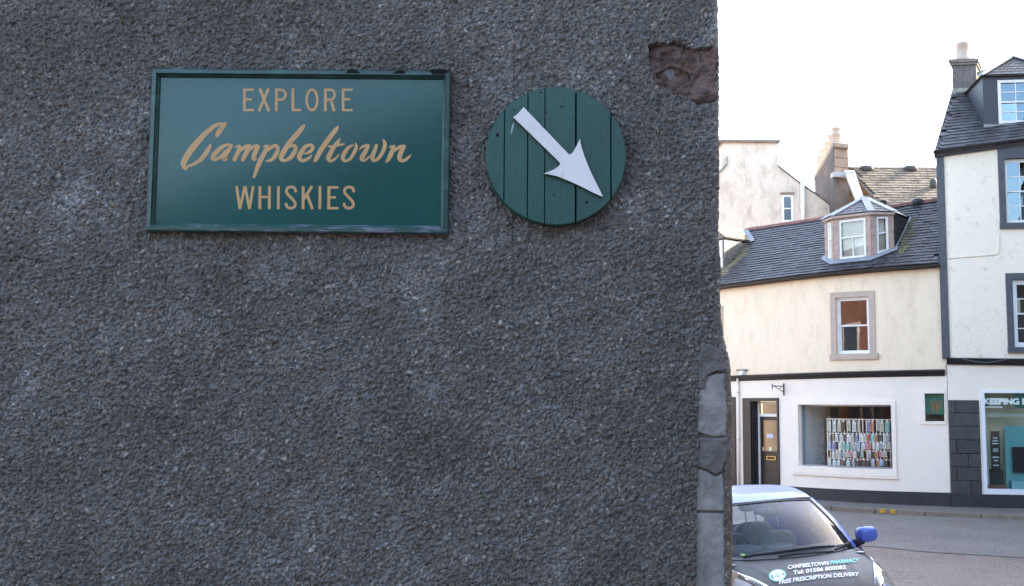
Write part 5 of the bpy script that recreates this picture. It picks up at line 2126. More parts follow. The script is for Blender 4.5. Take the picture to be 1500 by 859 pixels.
mb = MB()
k = (350, 122, 8.571)
for x, mid in ((68, 160), (1308, 1398)):
    seg(mb, [(x + 1, 68), (x, 353)], 33, *k)
    seg(mb, [(x, 83), (x + 120, 83)], 28, *k)
    seg(mb, [(x, 204), (mid, 204)], 27, *k)
    seg(mb, [(x, 339), (x + 120, 339)], 28, *k)
seg(mb, [(260, 68), (378, 353)], 36, *k)
seg(mb, [(372, 68), (250, 353)], 36, *k)
for x in (469, 1085):
    seg(mb, [(x + 1, 68), (x, 353)], 34, *k)
    curve(mb, [(x, 84), (x + 50, 84), (x + 95, 96), (x + 117, 145), (x + 95, 195), (x + 50, 207), (x, 207)], 31, *k)
seg(mb, [(1150, 204), (1198, 353)], 36, *k)
seg(mb, [(678, 68), (677, 353)], 34, *k)
seg(mb, [(677, 338), (781, 338)], 30, *k)
curve(mb, [(917 + 67 * math.cos(a), 210 + 128 * math.sin(a)) for a in np.linspace(0, 2 * math.pi, 22)], 32, *k)
N_(mb, 'lettering', GOLD, sign)['label'] = 'upright capitals EXPLORE'
mb = MB()
k = (340, 265, 7.895)
for p, q_ in (((52, 62), (90, 327)), ((90, 327), (148, 62)), ((150, 62), (201, 327)), ((201, 327), (244, 62))):
    seg(mb, [p, q_], 31, *k)
for x in (321, 431, 535, 821, 1015, 1118):
    seg(mb, [(x + 1, 62), (x - 1, 329)], 33, *k)
seg(mb, [(321, 188), (431, 188)], 27, *k)
seg(mb, [(924, 62), (830, 214)], 34, *k)
seg(mb, [(866, 160), (930, 329)], 34, *k)
for y, x in ((77, 1230), (193, 1200), (318, 1230)):
    seg(mb, [(1118, y), (x, y)], 28, *k)
SP = [(733, 134), (732, 105), (715, 80), (680, 73), (645, 83), (628, 115), (640, 152), (680, 195), (718, 238), (731, 275), (715, 305), (680, 318), (645, 308), (627, 285), (624, 257)]
for dx in (0, 672):
    curve(mb, [(x + dx, y) for x, y in SP], 32, *k)
N_(mb, 'lettering', GOLD, sign)['label'] = 'upright capitals WHISKIES'

# ---------------------------------------------------------- round sign
RS = .062
cR = at(814.5, 228, YW - RS)
rad_ = abs(at(917.5, 228, YW - RS)[0] - cR[0])
rs = thing('round_sign', 'round green plank sign with a white arrow pointing down', 'sign', loc=(cR[0], YW, cR[2] - rad_))


def M_plank():
    m, nt, bs, N, L = _base('green_plank_paint')
    geo = N.new('ShaderNodeNewGeometry')
    oi = N.new('ShaderNodeObjectInfo')
    P = geo.outputs['Position']
    c = _mix(nt, _ramp(nt, _noise(nt, P, 5, 5), .3, .7), (.004, .040, .034), (.007, .050, .040))
    c = _mix(nt, _ramp(nt, oi.outputs['Random'], 0, 1), c, _mix(nt, 1., c, (1.15, 1.12, 1.05), 'MULTIPLY'))
    mp = N.new('ShaderNodeMapping')
    mp.inputs['Scale'].default_value = (130, 130, 5)
    L.new(P, mp.inputs['Vector'])
    g = _noise(nt, mp.outputs[0], 1, 4, .65)
    c = _mix(nt, _ramp(nt, g, .57, .70), c, (.003, .018, .017))
    c = _mix(nt, _ramp(nt, _noise(nt, P, 42, 4, .7), .68, .78), c, (.028, .056, .036))
    L.new(c, bs.inputs['Base Color'])
    bs.inputs['Roughness'].default_value = .38
    bs.inputs['Specular IOR Level'].default_value = .5
    b = N.new('ShaderNodeBump')
    b.inputs['Strength'].default_value = .5
    b.inputs['Distance'].default_value = .002
    L.new(g, b.inputs['Height'])
    b2 = N.new('ShaderNodeBump')
    b2.inputs['Strength'].default_value = .35
    b2.inputs['Distance'].default_value = .003
    L.new(_noise(nt, P, 60, 3, .6), b2.inputs['Height'])
    L.new(b.outputs['Normal'], b2.inputs['Normal'])
    L.new(b2.outputs['Normal'], bs.inputs['Normal'])
    return m


PLK = M_plank()
cuts = [-rad_ * .999] + [float(at(x, 228, YW - RS)[0] - cR[0]) for x in (738.5, 773, 798, 843.5, 895)] + [rad_ * .999]
gaps = [0, .0007, .0012, .0008, .0026, .0016, 0]
for ci, (a, b) in enumerate(zip(cuts[:-1], cuts[1:])):
    a2, b2 = a + gaps[ci], b - gaps[ci + 1]
    up_, dn = [], []
    for x in np.linspace(a2, b2, 14):
        h = math.sqrt(max(1e-9, rad_ ** 2 - x * x))
        up_.append((x, h))
        dn.append((x, -h))
    out = dn + up_[::-1]
    wob = random.uniform(-.0015, .0015)
    yf = YW - RS + wob
    mb = MB()
    n = len(out)
    sh_ = [(x * .988, z * .988) for x, z in out]
    bx0, bx1 = a2 + .0016, b2 - .0016
    fr_ = [(min(max(x, bx0), bx1), z) for x, z in sh_]
    v = [(cR[0] + x, YW - .006, cR[2] + z) for x, z in out] + [(cR[0] + x, yf + .004, cR[2] + z) for x, z in out] + [(cR[0] + x, yf, cR[2] + z) for x, z in fr_]
    f = [(i, (i + 1) % n, n + (i + 1) % n, n + i) for i in range(n)] + [(n + i, n + (i + 1) % n, 2 * n + (i + 1) % n, 2 * n + i) for i in range(n)] + [tuple(range(2 * n, 3 * n))]
    mb.add(v, f)
    N_(mb, 'plank', PLK, rs)
mb = MB().lathe((cR[0], YW - .012, cR[2]), [(rad_ * .985, -.012), (rad_ * .985, .012)], 64, 'Y')
N_(mb, 'backing_disc', BARE, rs)
# nail holes and a dark knot
for x, y, r_ in ((792, 136, 1.6), (823, 156, 1.8), (752.5, 161.5, 1.1), (799.5, 165.5, 1.4), (728.5, 198, 2.6), (812, 286, 1.2), (859.5, 296.5, 2.3)):
    p = at(x, y, YW - RS - .0018)
    m_ = r_ * (YW / FPX)
    mb = MB().add([(p[0] + m_ * math.cos(t) * random.uniform(.8, 1.15), p[1], p[2] + m_ * math.sin(t) * random.uniform(.8, 1.15)) for t in np.linspace(0, 2 * math.pi, 9)[:-1]], [tuple(range(8))])
    N_(mb, 'nail_mark', BARE, rs)
mb = MB().add([at(x, y, YW - RS - .0019) for x, y in ((750.5, 182), (753.8, 179.5), (752.2, 188), (750.2, 194), (748.2, 199), (748.6, 190))], [tuple(range(6))])
N_(mb, 'paint_scrape', mat('pale_scrape', (.22, .26, .26), .7, .2, 60), rs)
AR = [(62, 145), (85, 130), (108, 108), (128, 85), (145, 65), (200, 122), (490, 426), (502, 437), (514, 437), (532, 422), (560, 372), (576, 340), (588, 315), (592, 345), (605, 395), (625, 455), (650, 520), (676, 580), (705, 640), (738, 705), (770, 772),
      (735, 757), (690, 737), (620, 700), (560, 672), (500, 645), (450, 625), (410, 609), (380, 602), (340, 593), (302, 588), (340, 574), (385, 555), (418, 532), (432, 516), (430, 503), (418, 490), (250, 325), (150, 228)]
AO = YW - RS - .018
pts = [at(740 + x / 5.369, 145 + y / 5.369, AO) for x, y in AR]
ARROW = mat('white_arrow_paint', (.54, .51, .515), .5, .06, 8, .35, 90, dirt=(.40, .33, .3), dirt_amt=-.12, dirt_scale=30, edge=.05, stretch=(1, 1, .35))
mb = MB().prism([p + (0, .001, 0) for p in pts], (0, .015, 0))
ar = N_(mb, 'arrow', mat('brown_arrow_edge', (.075, .035, .028), .7, .2, 30), rs)
n = len(pts)
mb = MB().add([p for p in pts], [tuple(range(n))])
N_(mb, 'arrow_face', ARROW, ar)

# ------------------------------------------------------------------ the car
CX, CY, CA, CRL = 2.96, 11.12, .14, .085
car = thing('parked_car', 'blue hatchback with black bonnet wrap and white pharmacy lettering', 'car', loc=(CX, CY, 0))
CM = Matrix.Translation((CX, CY, 0)) @ Matrix.Rotation(CA, 4, 'Z') @ Matrix.Rotation(-CRL, 4, 'Y')
car.matrix_world = CM
car.rotation_mode = 'XYZ'


def cw(p):
    """car coordinates (w sideways, s back from the nose, z up) -> world"""
    return np.array(CM @ Vector((p[0], p[1] - .6, p[2])))


def CAR(mb, name, m, parent=None, **kw):
    o = mb.build(name, m, None, **kw)
    o.parent = parent or car
    return o


def L3(w, s, z):
    return (w, s - .6, z)


ipt = lambda xs_, ys_: (lambda s: float(np.interp(s, xs_, ys_)))
zc = ipt([-.05, 0, .05, .12, .25, .4, .6, .8, 1.0, 1.2, 1.5], [.50, .60, .67, .735, .80, .855, .91, .955, .99, 1.02, 1.05])
wb = ipt([-.05, 0, .05, .15, .3, .6, 1.0, 1.5, 3.0, 3.6, 3.85], [.45, .53, .60, .70, .775, .825, .842, .847, .845, .80, .70])


def NZ(w, s):
    t = min(1.0, abs(w) / wb(s))
    return zc(s) - .045 * t ** 2 - .20 * max(0, (t - .78) / .22) ** 2


def NS(w, s):
    return cw((w, s, NZ(w, s)))


BLUE = mat('blue_car_paint', (.11, .17, .56), .36, .03, 3, coat=.3, metal=.15, spec=.4)
WRAP = mat('black_bonnet_wrap', (.035, .033, .036), .42, .12, 5, spec=.35)
RUBBER = mat('black_rubber', (.015, .015, .016), .6, .1, 20)
SCUTTLE = mat('grey_scuttle_plastic', (.20, .205, .21), .6, .15, 9)
CARGLASS = glass('car_glass', (.95, .98, .98), 1.38)
DARKTRIM = mat('dark_interior_trim', (.11, .118, .125), .7, .2, 8)
SEATC = mat('grey_seat_fabric', (.20, .212, .22), .8, .15, 20)
s_b = lambda w: .93 + .24 * (w / .74) ** 2      # foot of the windscreen
s_c = lambda w: .83 + .23 * (w / .74) ** 2      # rear edge of the bonnet
# headlight outline from the photograph, on the nose surface
hl_px = [(1283, 812), (1292, 810.5), (1300, 814), (1309, 826), (1318, 842), (1326, 858), (1333, 876), (1330, 892), (1312, 897), (1294, 893), (1284, 878), (1281.5, 858), (1280.5, 836)]
HL = [inv(NS, x, y, (.7, .5)) for x, y in hl_px]
HL = [(min(a, wb(b) * .985), b) for a, b in HL]
hw_in = min(a for a, _ in HL)
bon_w = lambda s: float(np.interp(s, [.1, .3, .5, .7, .85, 1.3], [.50, .60, .655, .70, .735, .78]))
# lower body: nose sheet (fenders, under the wrap)
mb = MB()
ts = np.linspace(-1, 1, 33)
ss = np.concatenate([np.linspace(-.04, .3, 8), np.linspace(.36, 1.3, 12)])
mb.grid(lambda q_, t: (lambda s: L3(t * wb(s), s, NZ(t * wb(s), s) - .004))(-.04 + (s_c(t * .82) + .05) * q_), np.linspace(0, 1, 22), np.linspace(-.87, .87, 27))
for sg in (-1, 1):
    mb.grid(lambda s, t: L3(sg * t * wb(s), s, NZ(t * wb(s), s) - .004), ss, np.linspace(.87, 1, 8))
# flanks
def flank(s, h, sg):
    zt = NZ(wb(s), s) if s < 1.15 else float(np.interp(s, [1.15, 1.4, 3.2, 3.85], [NZ(wb(1.15), 1.15), .93, .98, .95]))
    z = zt + (.2 - zt) * h
    w = wb(s) + .035 * math.sin(min(1, h * 1.3) * math.pi) - .05 * h ** 3
    return L3(sg * w, s, z - .004)


for sg in (-1, 1):
    mb.grid(lambda s, h: flank(s, h, sg), np.concatenate([[-.04, .1, .25], np.linspace(.4, 3.85, 18)]), np.linspace(0, 1, 8))
mb.grid(lambda t, h: L3(t * wb(-.04) * (1 + .3 * h * (1 - h)), -.04 - .1 * math.sin(h * math.pi), NZ(t * wb(-.04), -.04) * (1 - h) + .2 * h), np.linspace(-1, 1, 15), np.linspace(0, 1, 8))
mb.grid(lambda t, h: L3(t * .7, 3.85 + .05 * math.sin(h * 3.1), .95 - .75 * h), np.linspace(-1, 1, 7), np.linspace(0, 1, 5))
body = CAR(mb, 'body', BLUE, smooth=True)
# bonnet
mb = MB()
mb.grid(lambda q_, t: (lambda s, w: L3(w, s, NZ(w, s) + .006 + .012 * max(0, abs(t) - .55) * 0))(
    .10 + (s_c(t * bon_w(.85)) - .10) * q_, t * bon_w(.10 + (s_c(t * bon_w(.85)) - .10) * q_)), np.linspace(0, 1, 18), np.linspace(-1, 1, 33))
bon = CAR(mb, 'bonnet', WRAP, smooth=True)
for sg in (-1, 1):     # raised creases of the bonnet
    mb = MB()
    f = lambda q_, t: (lambda s: (lambda w: L3(w, s, NZ(w, s) + .007 + .010 * (1 - abs(t)) * math.sin(q_ * math.pi) ** .5 * .35))(sg * (.36 + .14 * q_) + t * .05))(.2 + .6 * q_)
    mb.grid(f, np.linspace(0, 1, 14), np.linspace(-1, 1, 9))
    CAR(mb, 'bonnet_crease', WRAP, bon, smooth=True)
for sg in (-1, 1):
    mb = MB().tube([L3(sg * (bon_w(s) + .006), s, NZ(bon_w(s) + .006, s) + .004) for s in np.linspace(.12, 1.02, 20)], .0055, 6)
    CAR(mb, 'shut_line', RUBBER, bon)
# bonnet lettering laid along pixel baselines
VIN = mat('white_vinyl', (.80, .80, .82), .4, .03, 8)
TEALV = mat('turquoise_vinyl', (.10, .62, .56), .4, .03, 8)


def bonnet_text(txt, p0, p1, hpx, m, off=.032):
    a = inv(NS, *p0, (-.2, .5))
    b = inv(NS, *p1, (.3, .5))
    mid = ((p0[0] + p1[0]) / 2, (p0[1] + p1[1]) / 2)
    c = inv(NS, mid[0], mid[1], (0, .5))
    c2 = inv(NS, mid[0], mid[1] - hpx, (0, .5))
    upv = c2 - c
    V, Fc = text_mesh(txt, 1, off)
    V -= V.min(0)
    V[:, 0] /= V[:, 0].max()
    capH = V[:, 1].max()
    V[:, 1] /= capH
    b_ = MB()
    vs_ = []
    for v in V:
        q_ = a + (b - a) * v[0] + upv * v[1]
        vs_.append(L3(q_[0], q_[1], NZ(q_[0], q_[1]) + .0135))
    b_.add(vs_, Fc)
    return CAR(b_, 'lettering', m, bon)


bonnet_text('CAMPBELTOWN', (1154, 836.5), (1214, 830), 6.0, VIN)
bonnet_text('PHARMACY', (1216.5, 829.5), (1259, 825.5), 6.0, TEALV)
bonnet_text('Tel: 01586 800082', (1162, 844.5), (1239.5, 836), 6.2, VIN)
bonnet_text('FREE PRESCRIPTION DELIVERY', (1141.5, 858.5), (1258.5, 846), 6.2, VIN)
lc_ = inv(NS, 1139, 844.5, (-.3, .5))
lx = inv(NS, 1151.5, 843.5, (-.2, .5)) - lc_
ly = inv(NS, 1139, 836, (-.3, .5)) - lc_


def disc(r0, r1, m, h, a0=0, a1=2 * math.pi, nm='logo', n=32):
    b_ = MB()
    vs_ = []
    for t in np.linspace(a0, a1, n):
        for r_ in (r0, r1):
            q_ = lc_ + lx * r_ * math.cos(t) + ly * r_ * math.sin(t)
            vs_.append(L3(q_[0], q_[1], NZ(q_[0], q_[1]) + h))
    b_.add(vs_, [(2 * i, 2 * i + 1, 2 * i + 3, 2 * i + 2) for i in range(n - 1)])
    return CAR(b_, nm, m, bon)


disc(0, 1, TEALV, .0112)
disc(0, .84, VIN, .0118)
disc(.86, .98, mat('pale_teal_ring', (.45, .78, .76), .4), .0122)
NAVY = mat('teal_blue_vinyl', (.02, .25, .36), .4, .03, 8)
disc(.55, .82, NAVY, .0124, math.pi * .93, math.pi * 1.28, n=8)
disc(.55, .82, NAVY, .0124, -.1, .35, n=8)
b_ = MB()
for sgn, m_ in ((1, TEALV), (-1, NAVY)):
    b_ = MB()
    pts_ = [(-.02, .02), (.1, .22), (.02, .42), (-.12, .44), (-.16, .3), (-.08, .16)] if sgn > 0 else []
    ctr = [(-.28, .1), (-.1, .3), (.1, .12), (.34, .26)]
    vs_ = []
    for i, (x, y) in enumerate(ctr):
        for dy in (-.1, .1):
            q_ = lc_ + lx * (x * sgn) + ly * ((y * sgn) + dy)
            vs_.append(L3(q_[0], q_[1], NZ(q_[0], q_[1]) + .0126))
    b_.add(vs_, [(2 * i, 2 * i + 1, 2 * i + 3, 2 * i + 2) for i in range(3)])
    CAR(b_, 'logo', m_, bon)
# headlights
HLG = glass('headlight_glass', (.97, .975, .98), 1.18)
REFL = mat('headlight_reflector', (.85, .85, .86), .5, .05, 5)
for sg in (1, -1):
    P2 = [(sg * a, b) for a, b in HL]
    c_ = np.mean(np.array(P2), 0)
    mb = MB()
    rings = [1.0, .8, .55, .3, .05]
    n = len(P2)
    vs_ = []
    for r_ in rings:
        for a, b in P2:
            x, y = c_[0] + (a - c_[0]) * r_, c_[1] + (b - c_[1]) * r_
            vs_.append(L3(x, y, NZ(x, y) + .012 + .022 * (1 - r_ ** 2)))
    mb.add(vs_, [(i * n + k, i * n + (k + 1) % n, (i + 1) * n + (k + 1) % n, (i + 1) * n + k) for i in range(len(rings) - 1) for k in range(n)] + [tuple(range((len(rings) - 1) * n, len(rings) * n))])
    h_ = CAR(mb, 'headlight', HLG, smooth=True)
    mb = MB()
    vs_ = []
    for r_ in (.99, .7, .3):
        for a, b in P2:
            x, y = c_[0] + (a - c_[0]) * r_, c_[1] + (b - c_[1]) * r_
            vs_.append(L3(x, y, NZ(x, y) + (.008 if r_ > .9 else .006)))
    mb.add(vs_, [(i * n + k, i * n + (k + 1) % n, (i + 1) * n + (k + 1) % n, (i + 1) * n + k) for i in range(2) for k in range(n)] + [tuple(range(2 * n, 3 * n))])
    CAR(mb, 'reflector', REFL, h_, smooth=True)
    for k, (r_, f_) in enumerate(((.045, .3), (.035, -.35))):
        q_ = c_ + (np.array(P2[0]) - c_) * f_ - np.array((sg * .055, 0))
        mb = MB().lathe(L3(q_[0], q_[1], NZ(*q_) + .008), [(r_, 0), (r_, .006), (r_ * .8, .009), (.004, .012)], 16)
        CAR(mb, 'lamp_lens', mat('lamp_lens', (.35, .37, .4), .1, .1, 9, metal=.5), h_, smooth=True)
# scuttle
mb = MB()
f = lambda w, t: (lambda s: L3(w, s, NZ(w, min(s, 1.15)) + .012 - .03 * math.sin(t * math.pi)))(s_c(w) + .006 + (s_b(w) - s_c(w)) * t)
mb.grid(f, np.linspace(-.63, .63, 25), np.linspace(0, 1, 7))
CAR(mb, 'scuttle', SCUTTLE, smooth=True)
# windscreen
def WSl(v, t):
    wa_, wt_ = .74, .585
    a = np.array((v * wa_, s_b(v * wa_), NZ(v * wa_, min(1.12, s_b(v * wa_))) + .02))
    b = np.array((v * wt_, 1.73 + .07 * v * v, 1.445 - .03 * v * v))
    p = a + (b - a) * t
    bul = .05 * math.sin(t * math.pi) * (1 - .5 * v * v)
    return np.array((p[0], p[1] - bul * .5, p[2] + bul * .85))


WS = lambda v, t: cw(WSl(v, t))
LL = lambda p: L3(*p)
mb = MB().grid(lambda v, t: LL(WSl(v, t)), np.linspace(-.97, .97, 22), np.linspace(.02, .975, 12))
CAR(mb, 'windscreen', CARGLASS, smooth=True)
mb = MB()
off = np.array((0, -.004, .006))
for (v0, v1, t0, t1) in ((-1, -.95, 0, 1), (.95, 1, 0, 1), (-.95, .95, .955, 1)):
    mb.grid(lambda v, t: LL(WSl(v, t) + off), np.linspace(v0, v1, 2 if v1 - v0 < .2 else 20), np.linspace(t0, t1, 10 if t1 - t0 > .5 else 2))
CAR(mb, 'screen_seal', RUBBER, smooth=True)
# roof
def RFl(v, t):
    s = 1.73 + .07 * v * v + (3.5 - 1.73) * t
    z = float(np.interp(s, [1.7, 1.95, 2.3, 2.7, 3.1, 3.5], [1.438, 1.49, 1.522, 1.525, 1.50, 1.455])) + .008
    w = v * float(np.interp(t, [0, .3, .7, 1], [.59, .615, .61, .56]))
    return np.array((w, s, z - .03 * v * v - .06 * max(0, abs(v) - .8) ** 1.5))


mb = MB().grid(lambda v, t: LL(RFl(v, t)), np.linspace(-1, 1, 25), np.linspace(0, 1, 22))
CAR(mb, 'roof', BLUE, smooth=True)
mb = MB()
mb.tube([LL(RFl(.55 * math.cos(a) * 0, .8) + np.array((0, 0, h_))) for a, h_ in ((0, 0), (0, .02))], .02, 8)
mb.tube([LL(RFl(0, .82) + np.array((0, 0, .0))), LL(RFl(0, .82) + np.array((0, .08, .16)))], [.008, .003], 6)
CAR(mb, 'roof_aerial', RUBBER)
# pillars, side glass
for sg in (-1, 1):
    def edgeA(t):   # screen edge
        return WSl(sg, t) + off * .5

    def edgeB(t):
        a, b = np.array((sg * .815, 1.30, .965)), np.array((sg * .645, 1.92, 1.405))
        p = a + (b - a) * t
        return p + np.array((sg * .02, 0, .03)) * math.sin(t * math.pi)
    mb = MB().grid(lambda t, k_: LL(edgeA(t) * (1 - k_) + edgeB(t) * k_ + np.array((sg * .012, 0, .012)) * math.sin(k_ * math.pi)), np.linspace(-.02, 1, 12), np.linspace(0, 1, 6))
    CAR(mb, 'front_pillar', BLUE, smooth=True)
    rail = lambda s: np.array((sg * float(np.interp(s, [1.9, 2.6, 3.5], [.645, .66, .60])), s, float(np.interp(s, [1.9, 2.3, 2.8, 3.5], [1.40, 1.445, 1.445, 1.37]))))
    belt = lambda s: np.array((sg * float(np.interp(s, [1.3, 2.6, 3.6], [.815, .825, .76])), s, float(np.interp(s, [1.3, 2.4, 3.6], [.955, .99, 1.04]))))
    mb = MB().grid(lambda k_, t: LL((lambda s: RFl(sg, (s - 1.8) / 1.7) * (1 - t) + rail(s) * t)(1.9 + 1.6 * k_)), np.linspace(0, 1, 12), [0, 1])
    mb.grid(lambda k_, t: LL((lambda s: belt(s) * (1 - t) + np.array((sg * wb(s), s, .93 if s > 1.3 else .9)) * t)(1.15 + 2.6 * k_)), np.linspace(0, 1, 14), [0, 1])
    CAR(mb, 'roof_rail', BLUE, smooth=True)
    for (a_0, a_1, c_0, c_1) in ((1.33, 2.32, 1.95, 2.32), (2.4, 3.05, 2.4, 3.05), (3.12, 3.5, 3.12, 3.45)):
        mb = MB().grid(lambda k_, t: LL(belt(a_0 + (a_1 - a_0) * k_) * (1 - t) + rail(c_0 + (c_1 - c_0) * k_) * t + np.array((sg * .015 * math.sin(t * 3.14), 0, 0))), np.linspace(0, 1, 6), np.linspace(0, 1, 6))
        CAR(mb, 'side_window', CARGLASS, smooth=True)
    mb = MB()
    for s0_, s1_ in ((2.3, 2.42), (3.03, 3.14), (3.44, 3.56)):
        mb.grid(lambda k_, t: LL(belt(s0_ + (s1_ - s0_) * k_) * (1 - t) + rail(s0_ + (s1_ - s0_) * k_) * t + np.array((sg * .012, 0, 0))), [0, 1], np.linspace(0, 1, 5))
    CAR(mb, 'door_pillar', DARKTRIM if False else RUBBER, smooth=True)
    # mirror
    mx_ = np.array((sg * .945, 1.27, 1.06))
    mb = MB().blob(L3(*mx_), (.108, .072, .08), .72, 22, 14, Matrix.Rotation(sg * .12, 3, 'Z'))
    mo = CAR(mb, 'mirror_housing', BLUE, smooth=True)
    mb = MB().tube([L3(sg * .80, 1.27, .975), L3(sg * .90, 1.27, 1.0)], [.045, .035], 8)
    CAR(mb, 'mirror_arm', RUBBER, mo, smooth=True)
    mb = MB().blob(L3(mx_[0], mx_[1] + .072, mx_[2]), (.10, .006, .068), .6, 16, 8)
    CAR(mb, 'mirror_glass', mat('mirror_glass', (.6, .62, .65), .05, .01, 2, metal=1), mo, smooth=True)
    # wheels
    for s_ in (.78, 3.28):
        wz = .31
        mb = MB().lathe(L3(sg * .74, s_, wz), [(.19, -.09), (.29, -.095), (.31, -.06), (.31, .06), (.29, .095), (.19, .09)], 32, 'X')
        wo = CAR(mb, 'wheel', mat('tyre', (.02, .02, .021), .8), smooth=True)
        mb = MB().lathe(L3(sg * .74, s_, wz), [(.2, -.085), (.2, .085)], 24, 'X')
        CAR(mb, 'rim', mat('alloy', (.5, .5, .52), .35, .05, 5, metal=.8), wo)
        for k_ in range(5):
            a = k_ * 2 * math.pi / 5
            b2_ = MB().tube([L3(sg * .835, s_, wz), L3(sg * .835, s_ + .18 * math.cos(a), wz + .18 * math.sin(a))], .022, 6)
            CAR(b2_, 'spoke', MATS['alloy'], wo)
# bumper + grille
mb = MB().grid(lambda t, h: L3(t * (.62 + .15 * h), -.10 - .05 * math.cos(t * 1.5) * math.sin(h * 3.1) + .12 * t * t, .22 + .3 * (1 - h)), np.linspace(-1, 1, 17), np.linspace(0, 1, 6))
bp = CAR(mb, 'front_bumper', BLUE, smooth=True)
for z_ in (.60, .565, .53):
    mb = MB()
    mb.tube([L3(-.42, -.09, z_), L3(0, -.14, z_), L3(.42, -.09, z_)], .011, 6)
    CAR(mb, 'grille_bar', RUBBER, bp)
# wipers
def wiper(pts_, r_, nm):
    q_ = []
    for i, (x, y) in enumerate(pts_):
        v, t = inv(WS, x, y, (.2, .06))
        q_.append(LL(WSl(v, t) + np.array((0, -.025, .025))))
    mb = MB().tube(q_, r_, 7)
    return CAR(mb, nm, RUBBER)


wv = wiper([(1100, 817), (1130, 813.5), (1165, 808.5), (1195, 805), (1220, 803.2)], [.013, .016, .018, .018, .009], 'wiper_blade')
wiper([(1088, 820), (1105, 816.5), (1150, 811)], [.016, .015, .012], 'wiper_arm')
wiper([(1222, 809), (1236, 802), (1250, 796.5), (1262, 793)], [.012, .017, .017, .008], 'wiper_blade')
wiper([(1140, 819), (1165, 815), (1220, 811)], [.014, .012, .01], 'wiper_arm')
# interior
mb = MB().grid(lambda w, t: L3(w, s_b(w) + .03 + .62 * t, .955 + .03 * math.sin(t * 2.6) - .14 * max(0, t - .75) * 4 * .6), np.linspace(-.72, .72, 13), np.linspace(0, 1, 10))
dash = CAR(mb, 'dashboard', DARKTRIM, smooth=True)
mb = MB().blob(L3(-.37, 1.42, .985), (.22, .15, .065), .8, 18, 10)
CAR(mb, 'instrument_hood', DARKTRIM, dash, smooth=True)
mb = MB().blob(L3(.02, 1.46, .98), (.2, .12, .05), .8, 18, 10)
CAR(mb, 'centre_hood', mat('grey_dash_plastic', (.10, .105, .11), .5, .1, 8), dash, smooth=True)
mb = MB()
cs = Vector(L3(-.37, 1.72, .97))
Rw = Matrix.Rotation(math.radians(-62), 3, 'X')
ring_ = [cs + Rw @ Vector((.19 * math.cos(a), .19 * math.sin(a), 0)) for a in np.linspace(0, 2 * math.pi, 29)]
mb.tube(ring_, .017, 8)
for a in (0.1, math.pi - .1, -math.pi / 2):
    mb.tube([cs, cs + Rw @ Vector((.18 * math.cos(a), .18 * math.sin(a), 0))], .018, 6)
mb.blob(cs, (.07, .05, .06), .7, 12, 8)
CAR(mb, 'steering_wheel', mat('grey_wheel_leather', (.06, .063, .068), .45, .1, 9), smooth=True)
for w_ in (-.37, .37):
    for s_, zb2 in ((2.3, .0), (3.0, .03)):
        mb = MB().blob(L3(w_, s_ + .08, .80 + zb2), (.24, .085, .235), .55, 22, 14, Matrix.Rotation(math.radians(-12), 3, 'X'))
        mb.blob(L3(w_, s_ - .22, .48), (.25, .28, .1), .6, 18, 10)
        se = CAR(mb, 'seat', SEATC, smooth=True)
        mb = MB().blob(L3(w_, s_ + .17, 1.27), (.135, .055, .095), .6, 18, 12, Matrix.Rotation(math.radians(-8), 3, 'X'))
        CAR(mb, 'headrest', SEATC, se, smooth=True)
        mb = MB()
        for dx in (-.06, .06):
            mb.tube([L3(w_ + dx, s_ + .14, 1.06), L3(w_ + dx, s_ + .16, 1.22)], .008, 6)
        CAR(mb, 'headrest_post', mat('post_chrome', (.75, .75, .76), .25, .02, 3, metal=.8), se)
mb = MB().blob(L3(0, 1.66, 1.345), (.12, .022, .035), .6, 16, 8)
mb.tube([L3(0, 1.66, 1.37), L3(0, 1.69, 1.44)], .012, 6)
CAR(mb, 'rear_view_mirror', DARKTRIM, smooth=True)
mb = MB().grid(lambda w, t: L3(w, 1.1 + 2.5 * t, .32), [-.72, .72], [0, 1])
CAR(mb, 'floor', DARKTRIM)
mb = MB().grid(lambda v, t: LL(RFl(v, t * .97 + .02) - np.array((0, 0, .04))), np.linspace(-.93, .93, 9), np.linspace(0, 1, 9))
CAR(mb, 'headlining', mat('beige_headlining', (.55, .54, .52), .9, .05, 5), smooth=True)
mb = MB().grid(lambda w, t: L3(w * (1 - .1 * t), 3.78 - .25 * t, 1.0 + .42 * t), np.linspace(-.68, .68, 7), np.linspace(0, 1, 5))
CAR(mb, 'rear_window', CARGLASS, smooth=True)
b_ = MB()
u_ = inv(WS, 1088, 813.5, (-.5, .06))
mb = MB().grid(lambda a, b: LL(WSl(u_[0] + a, u_[1] + b) + np.array((0, -.003, .005))), [-.03, .03], [-.015, .015])
CAR(mb, 'windscreen_sticker', mat('green_sticker', (.35, .6, .2), .5))

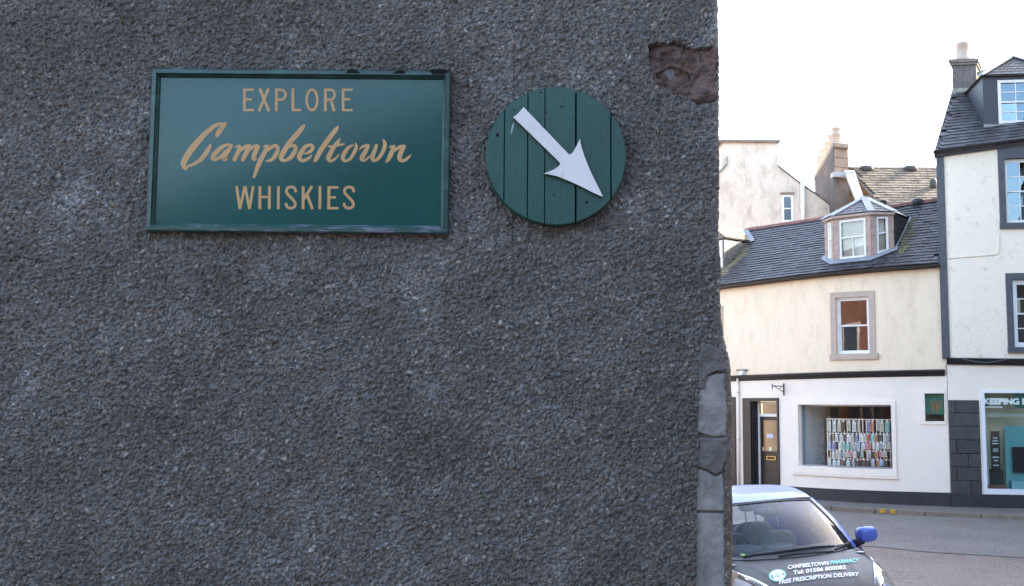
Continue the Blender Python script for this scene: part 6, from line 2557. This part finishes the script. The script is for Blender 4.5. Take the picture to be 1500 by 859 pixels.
# ------------------------------------------------------------------ buildings outside the picture (they shade and are reflected)
def block(name, label, x0, x1, y0, y1, h, m, roof_h, face, wins, axis='x'):
    b = thing(name, label, 'building', loc=((x0 + x1) / 2, (y0 + y1) / 2, 0))
    place(MB().box(x0, x1, y0, y1, -1, h), 'wall', m, b)
    mb = MB()
    if axis == 'x':
        ym = (y0 + y1) / 2
        mb.add([(x0 - .2, y0 - .2, h), (x1 + .2, y0 - .2, h), (x1 + .2, y1 + .2, h), (x0 - .2, y1 + .2, h), (x0 - .2, ym, h + roof_h), (x1 + .2, ym, h + roof_h)], [(0, 1, 5, 4), (2, 3, 4, 5), (1, 2, 5), (3, 0, 4), (3, 2, 1, 0)])
    else:
        xm = (x0 + x1) / 2
        mb.add([(x0 - .2, y0 - .2, h), (x1 + .2, y0 - .2, h), (x1 + .2, y1 + .2, h), (x0 - .2, y1 + .2, h), (xm, y0 - .2, h + roof_h), (xm, y1 + .2, h + roof_h)], [(1, 2, 5, 4), (3, 0, 4, 5), (0, 1, 4), (2, 3, 5), (3, 2, 1, 0)])
    place(mb, 'roof', SLATE, b)
    if face == 'Y':
        place(MB().box(x0, x1 - .3, y1, y1 + .2, -1, h), 'street_front', SAND_RED, b)
    for a, z in wins:
        f_ = MB()
        g_ = MB()
        w2, hh = .5, 1.7
        if face in ('y+', 'Y'):
            yy = y1 + (.2 if face == 'Y' else 0)
            s_ = 1
            f_.box(a - w2 - .12, a + w2 + .12, min(yy, yy + s_ * .06), max(yy, yy + s_ * .06), z - .1, z + hh + .1)
            g_.quad((a - w2, yy + s_ * .064, z), (a + w2, yy + s_ * .064, z), (a + w2, yy + s_ * .064, z + hh), (a - w2, yy + s_ * .064, z + hh))
        else:
            xx = x0
            f_.box(xx - .06, xx, a - w2 - .12, a + w2 + .12, z - .1, z + hh + .1)
            g_.quad((xx - .064, a - w2, z), (xx - .064, a + w2, z), (xx - .064, a + w2, z + hh), (xx - .064, a - w2, z + hh))
        w_ = place(f_, 'window', WHITE_WOOD, b)
        place(g_, 'pane', mat('dull_blue_glass', (0, 0, 0)), w_)
    return b


block('sandstone_tenement', 'red sandstone tenement across the street, reflected in the cream house window', -22, .2, 9.7, 16.3, 8.5, HARL_CHIM, 2.5, 'Y',
      [(x, z) for x in (-18, -15.5, -13, -10.5, -8, -5.5, -3, -.9) for z in (1.2, 4.6)])
block('lane_house', 'grey gabled house across the lane, reflected in the green sign', -9.5, 12.5, -20, -12, 5.2, HARL_CHIM, 3.9, 'y+', [(x, z) for x in (-6, -2, 2, 6) for z in (1.6,)], 'y')
block('shading_tenement', 'unseen tenement on the right, shaped long and tall to shade the street', 15.5, 24, -16, 26.2, 13.2, STONE_CHIM, 3, 'x-',  # out of view; length and height set to keep sun off the street
      [(y, z) for y in (1, 5, 9, 13, 17, 21) for z in (1.2, 4.4, 7.6, 10.6)], 'y')

block('added_end_house', 'unseen brown stone house added down the street for the shop door reflection', -40, -31, 20, 64, 8.0, STONE_CHIM, 2.5, 'Y', [], 'y')  # added out of view so the door glass reflects a wall, not sky
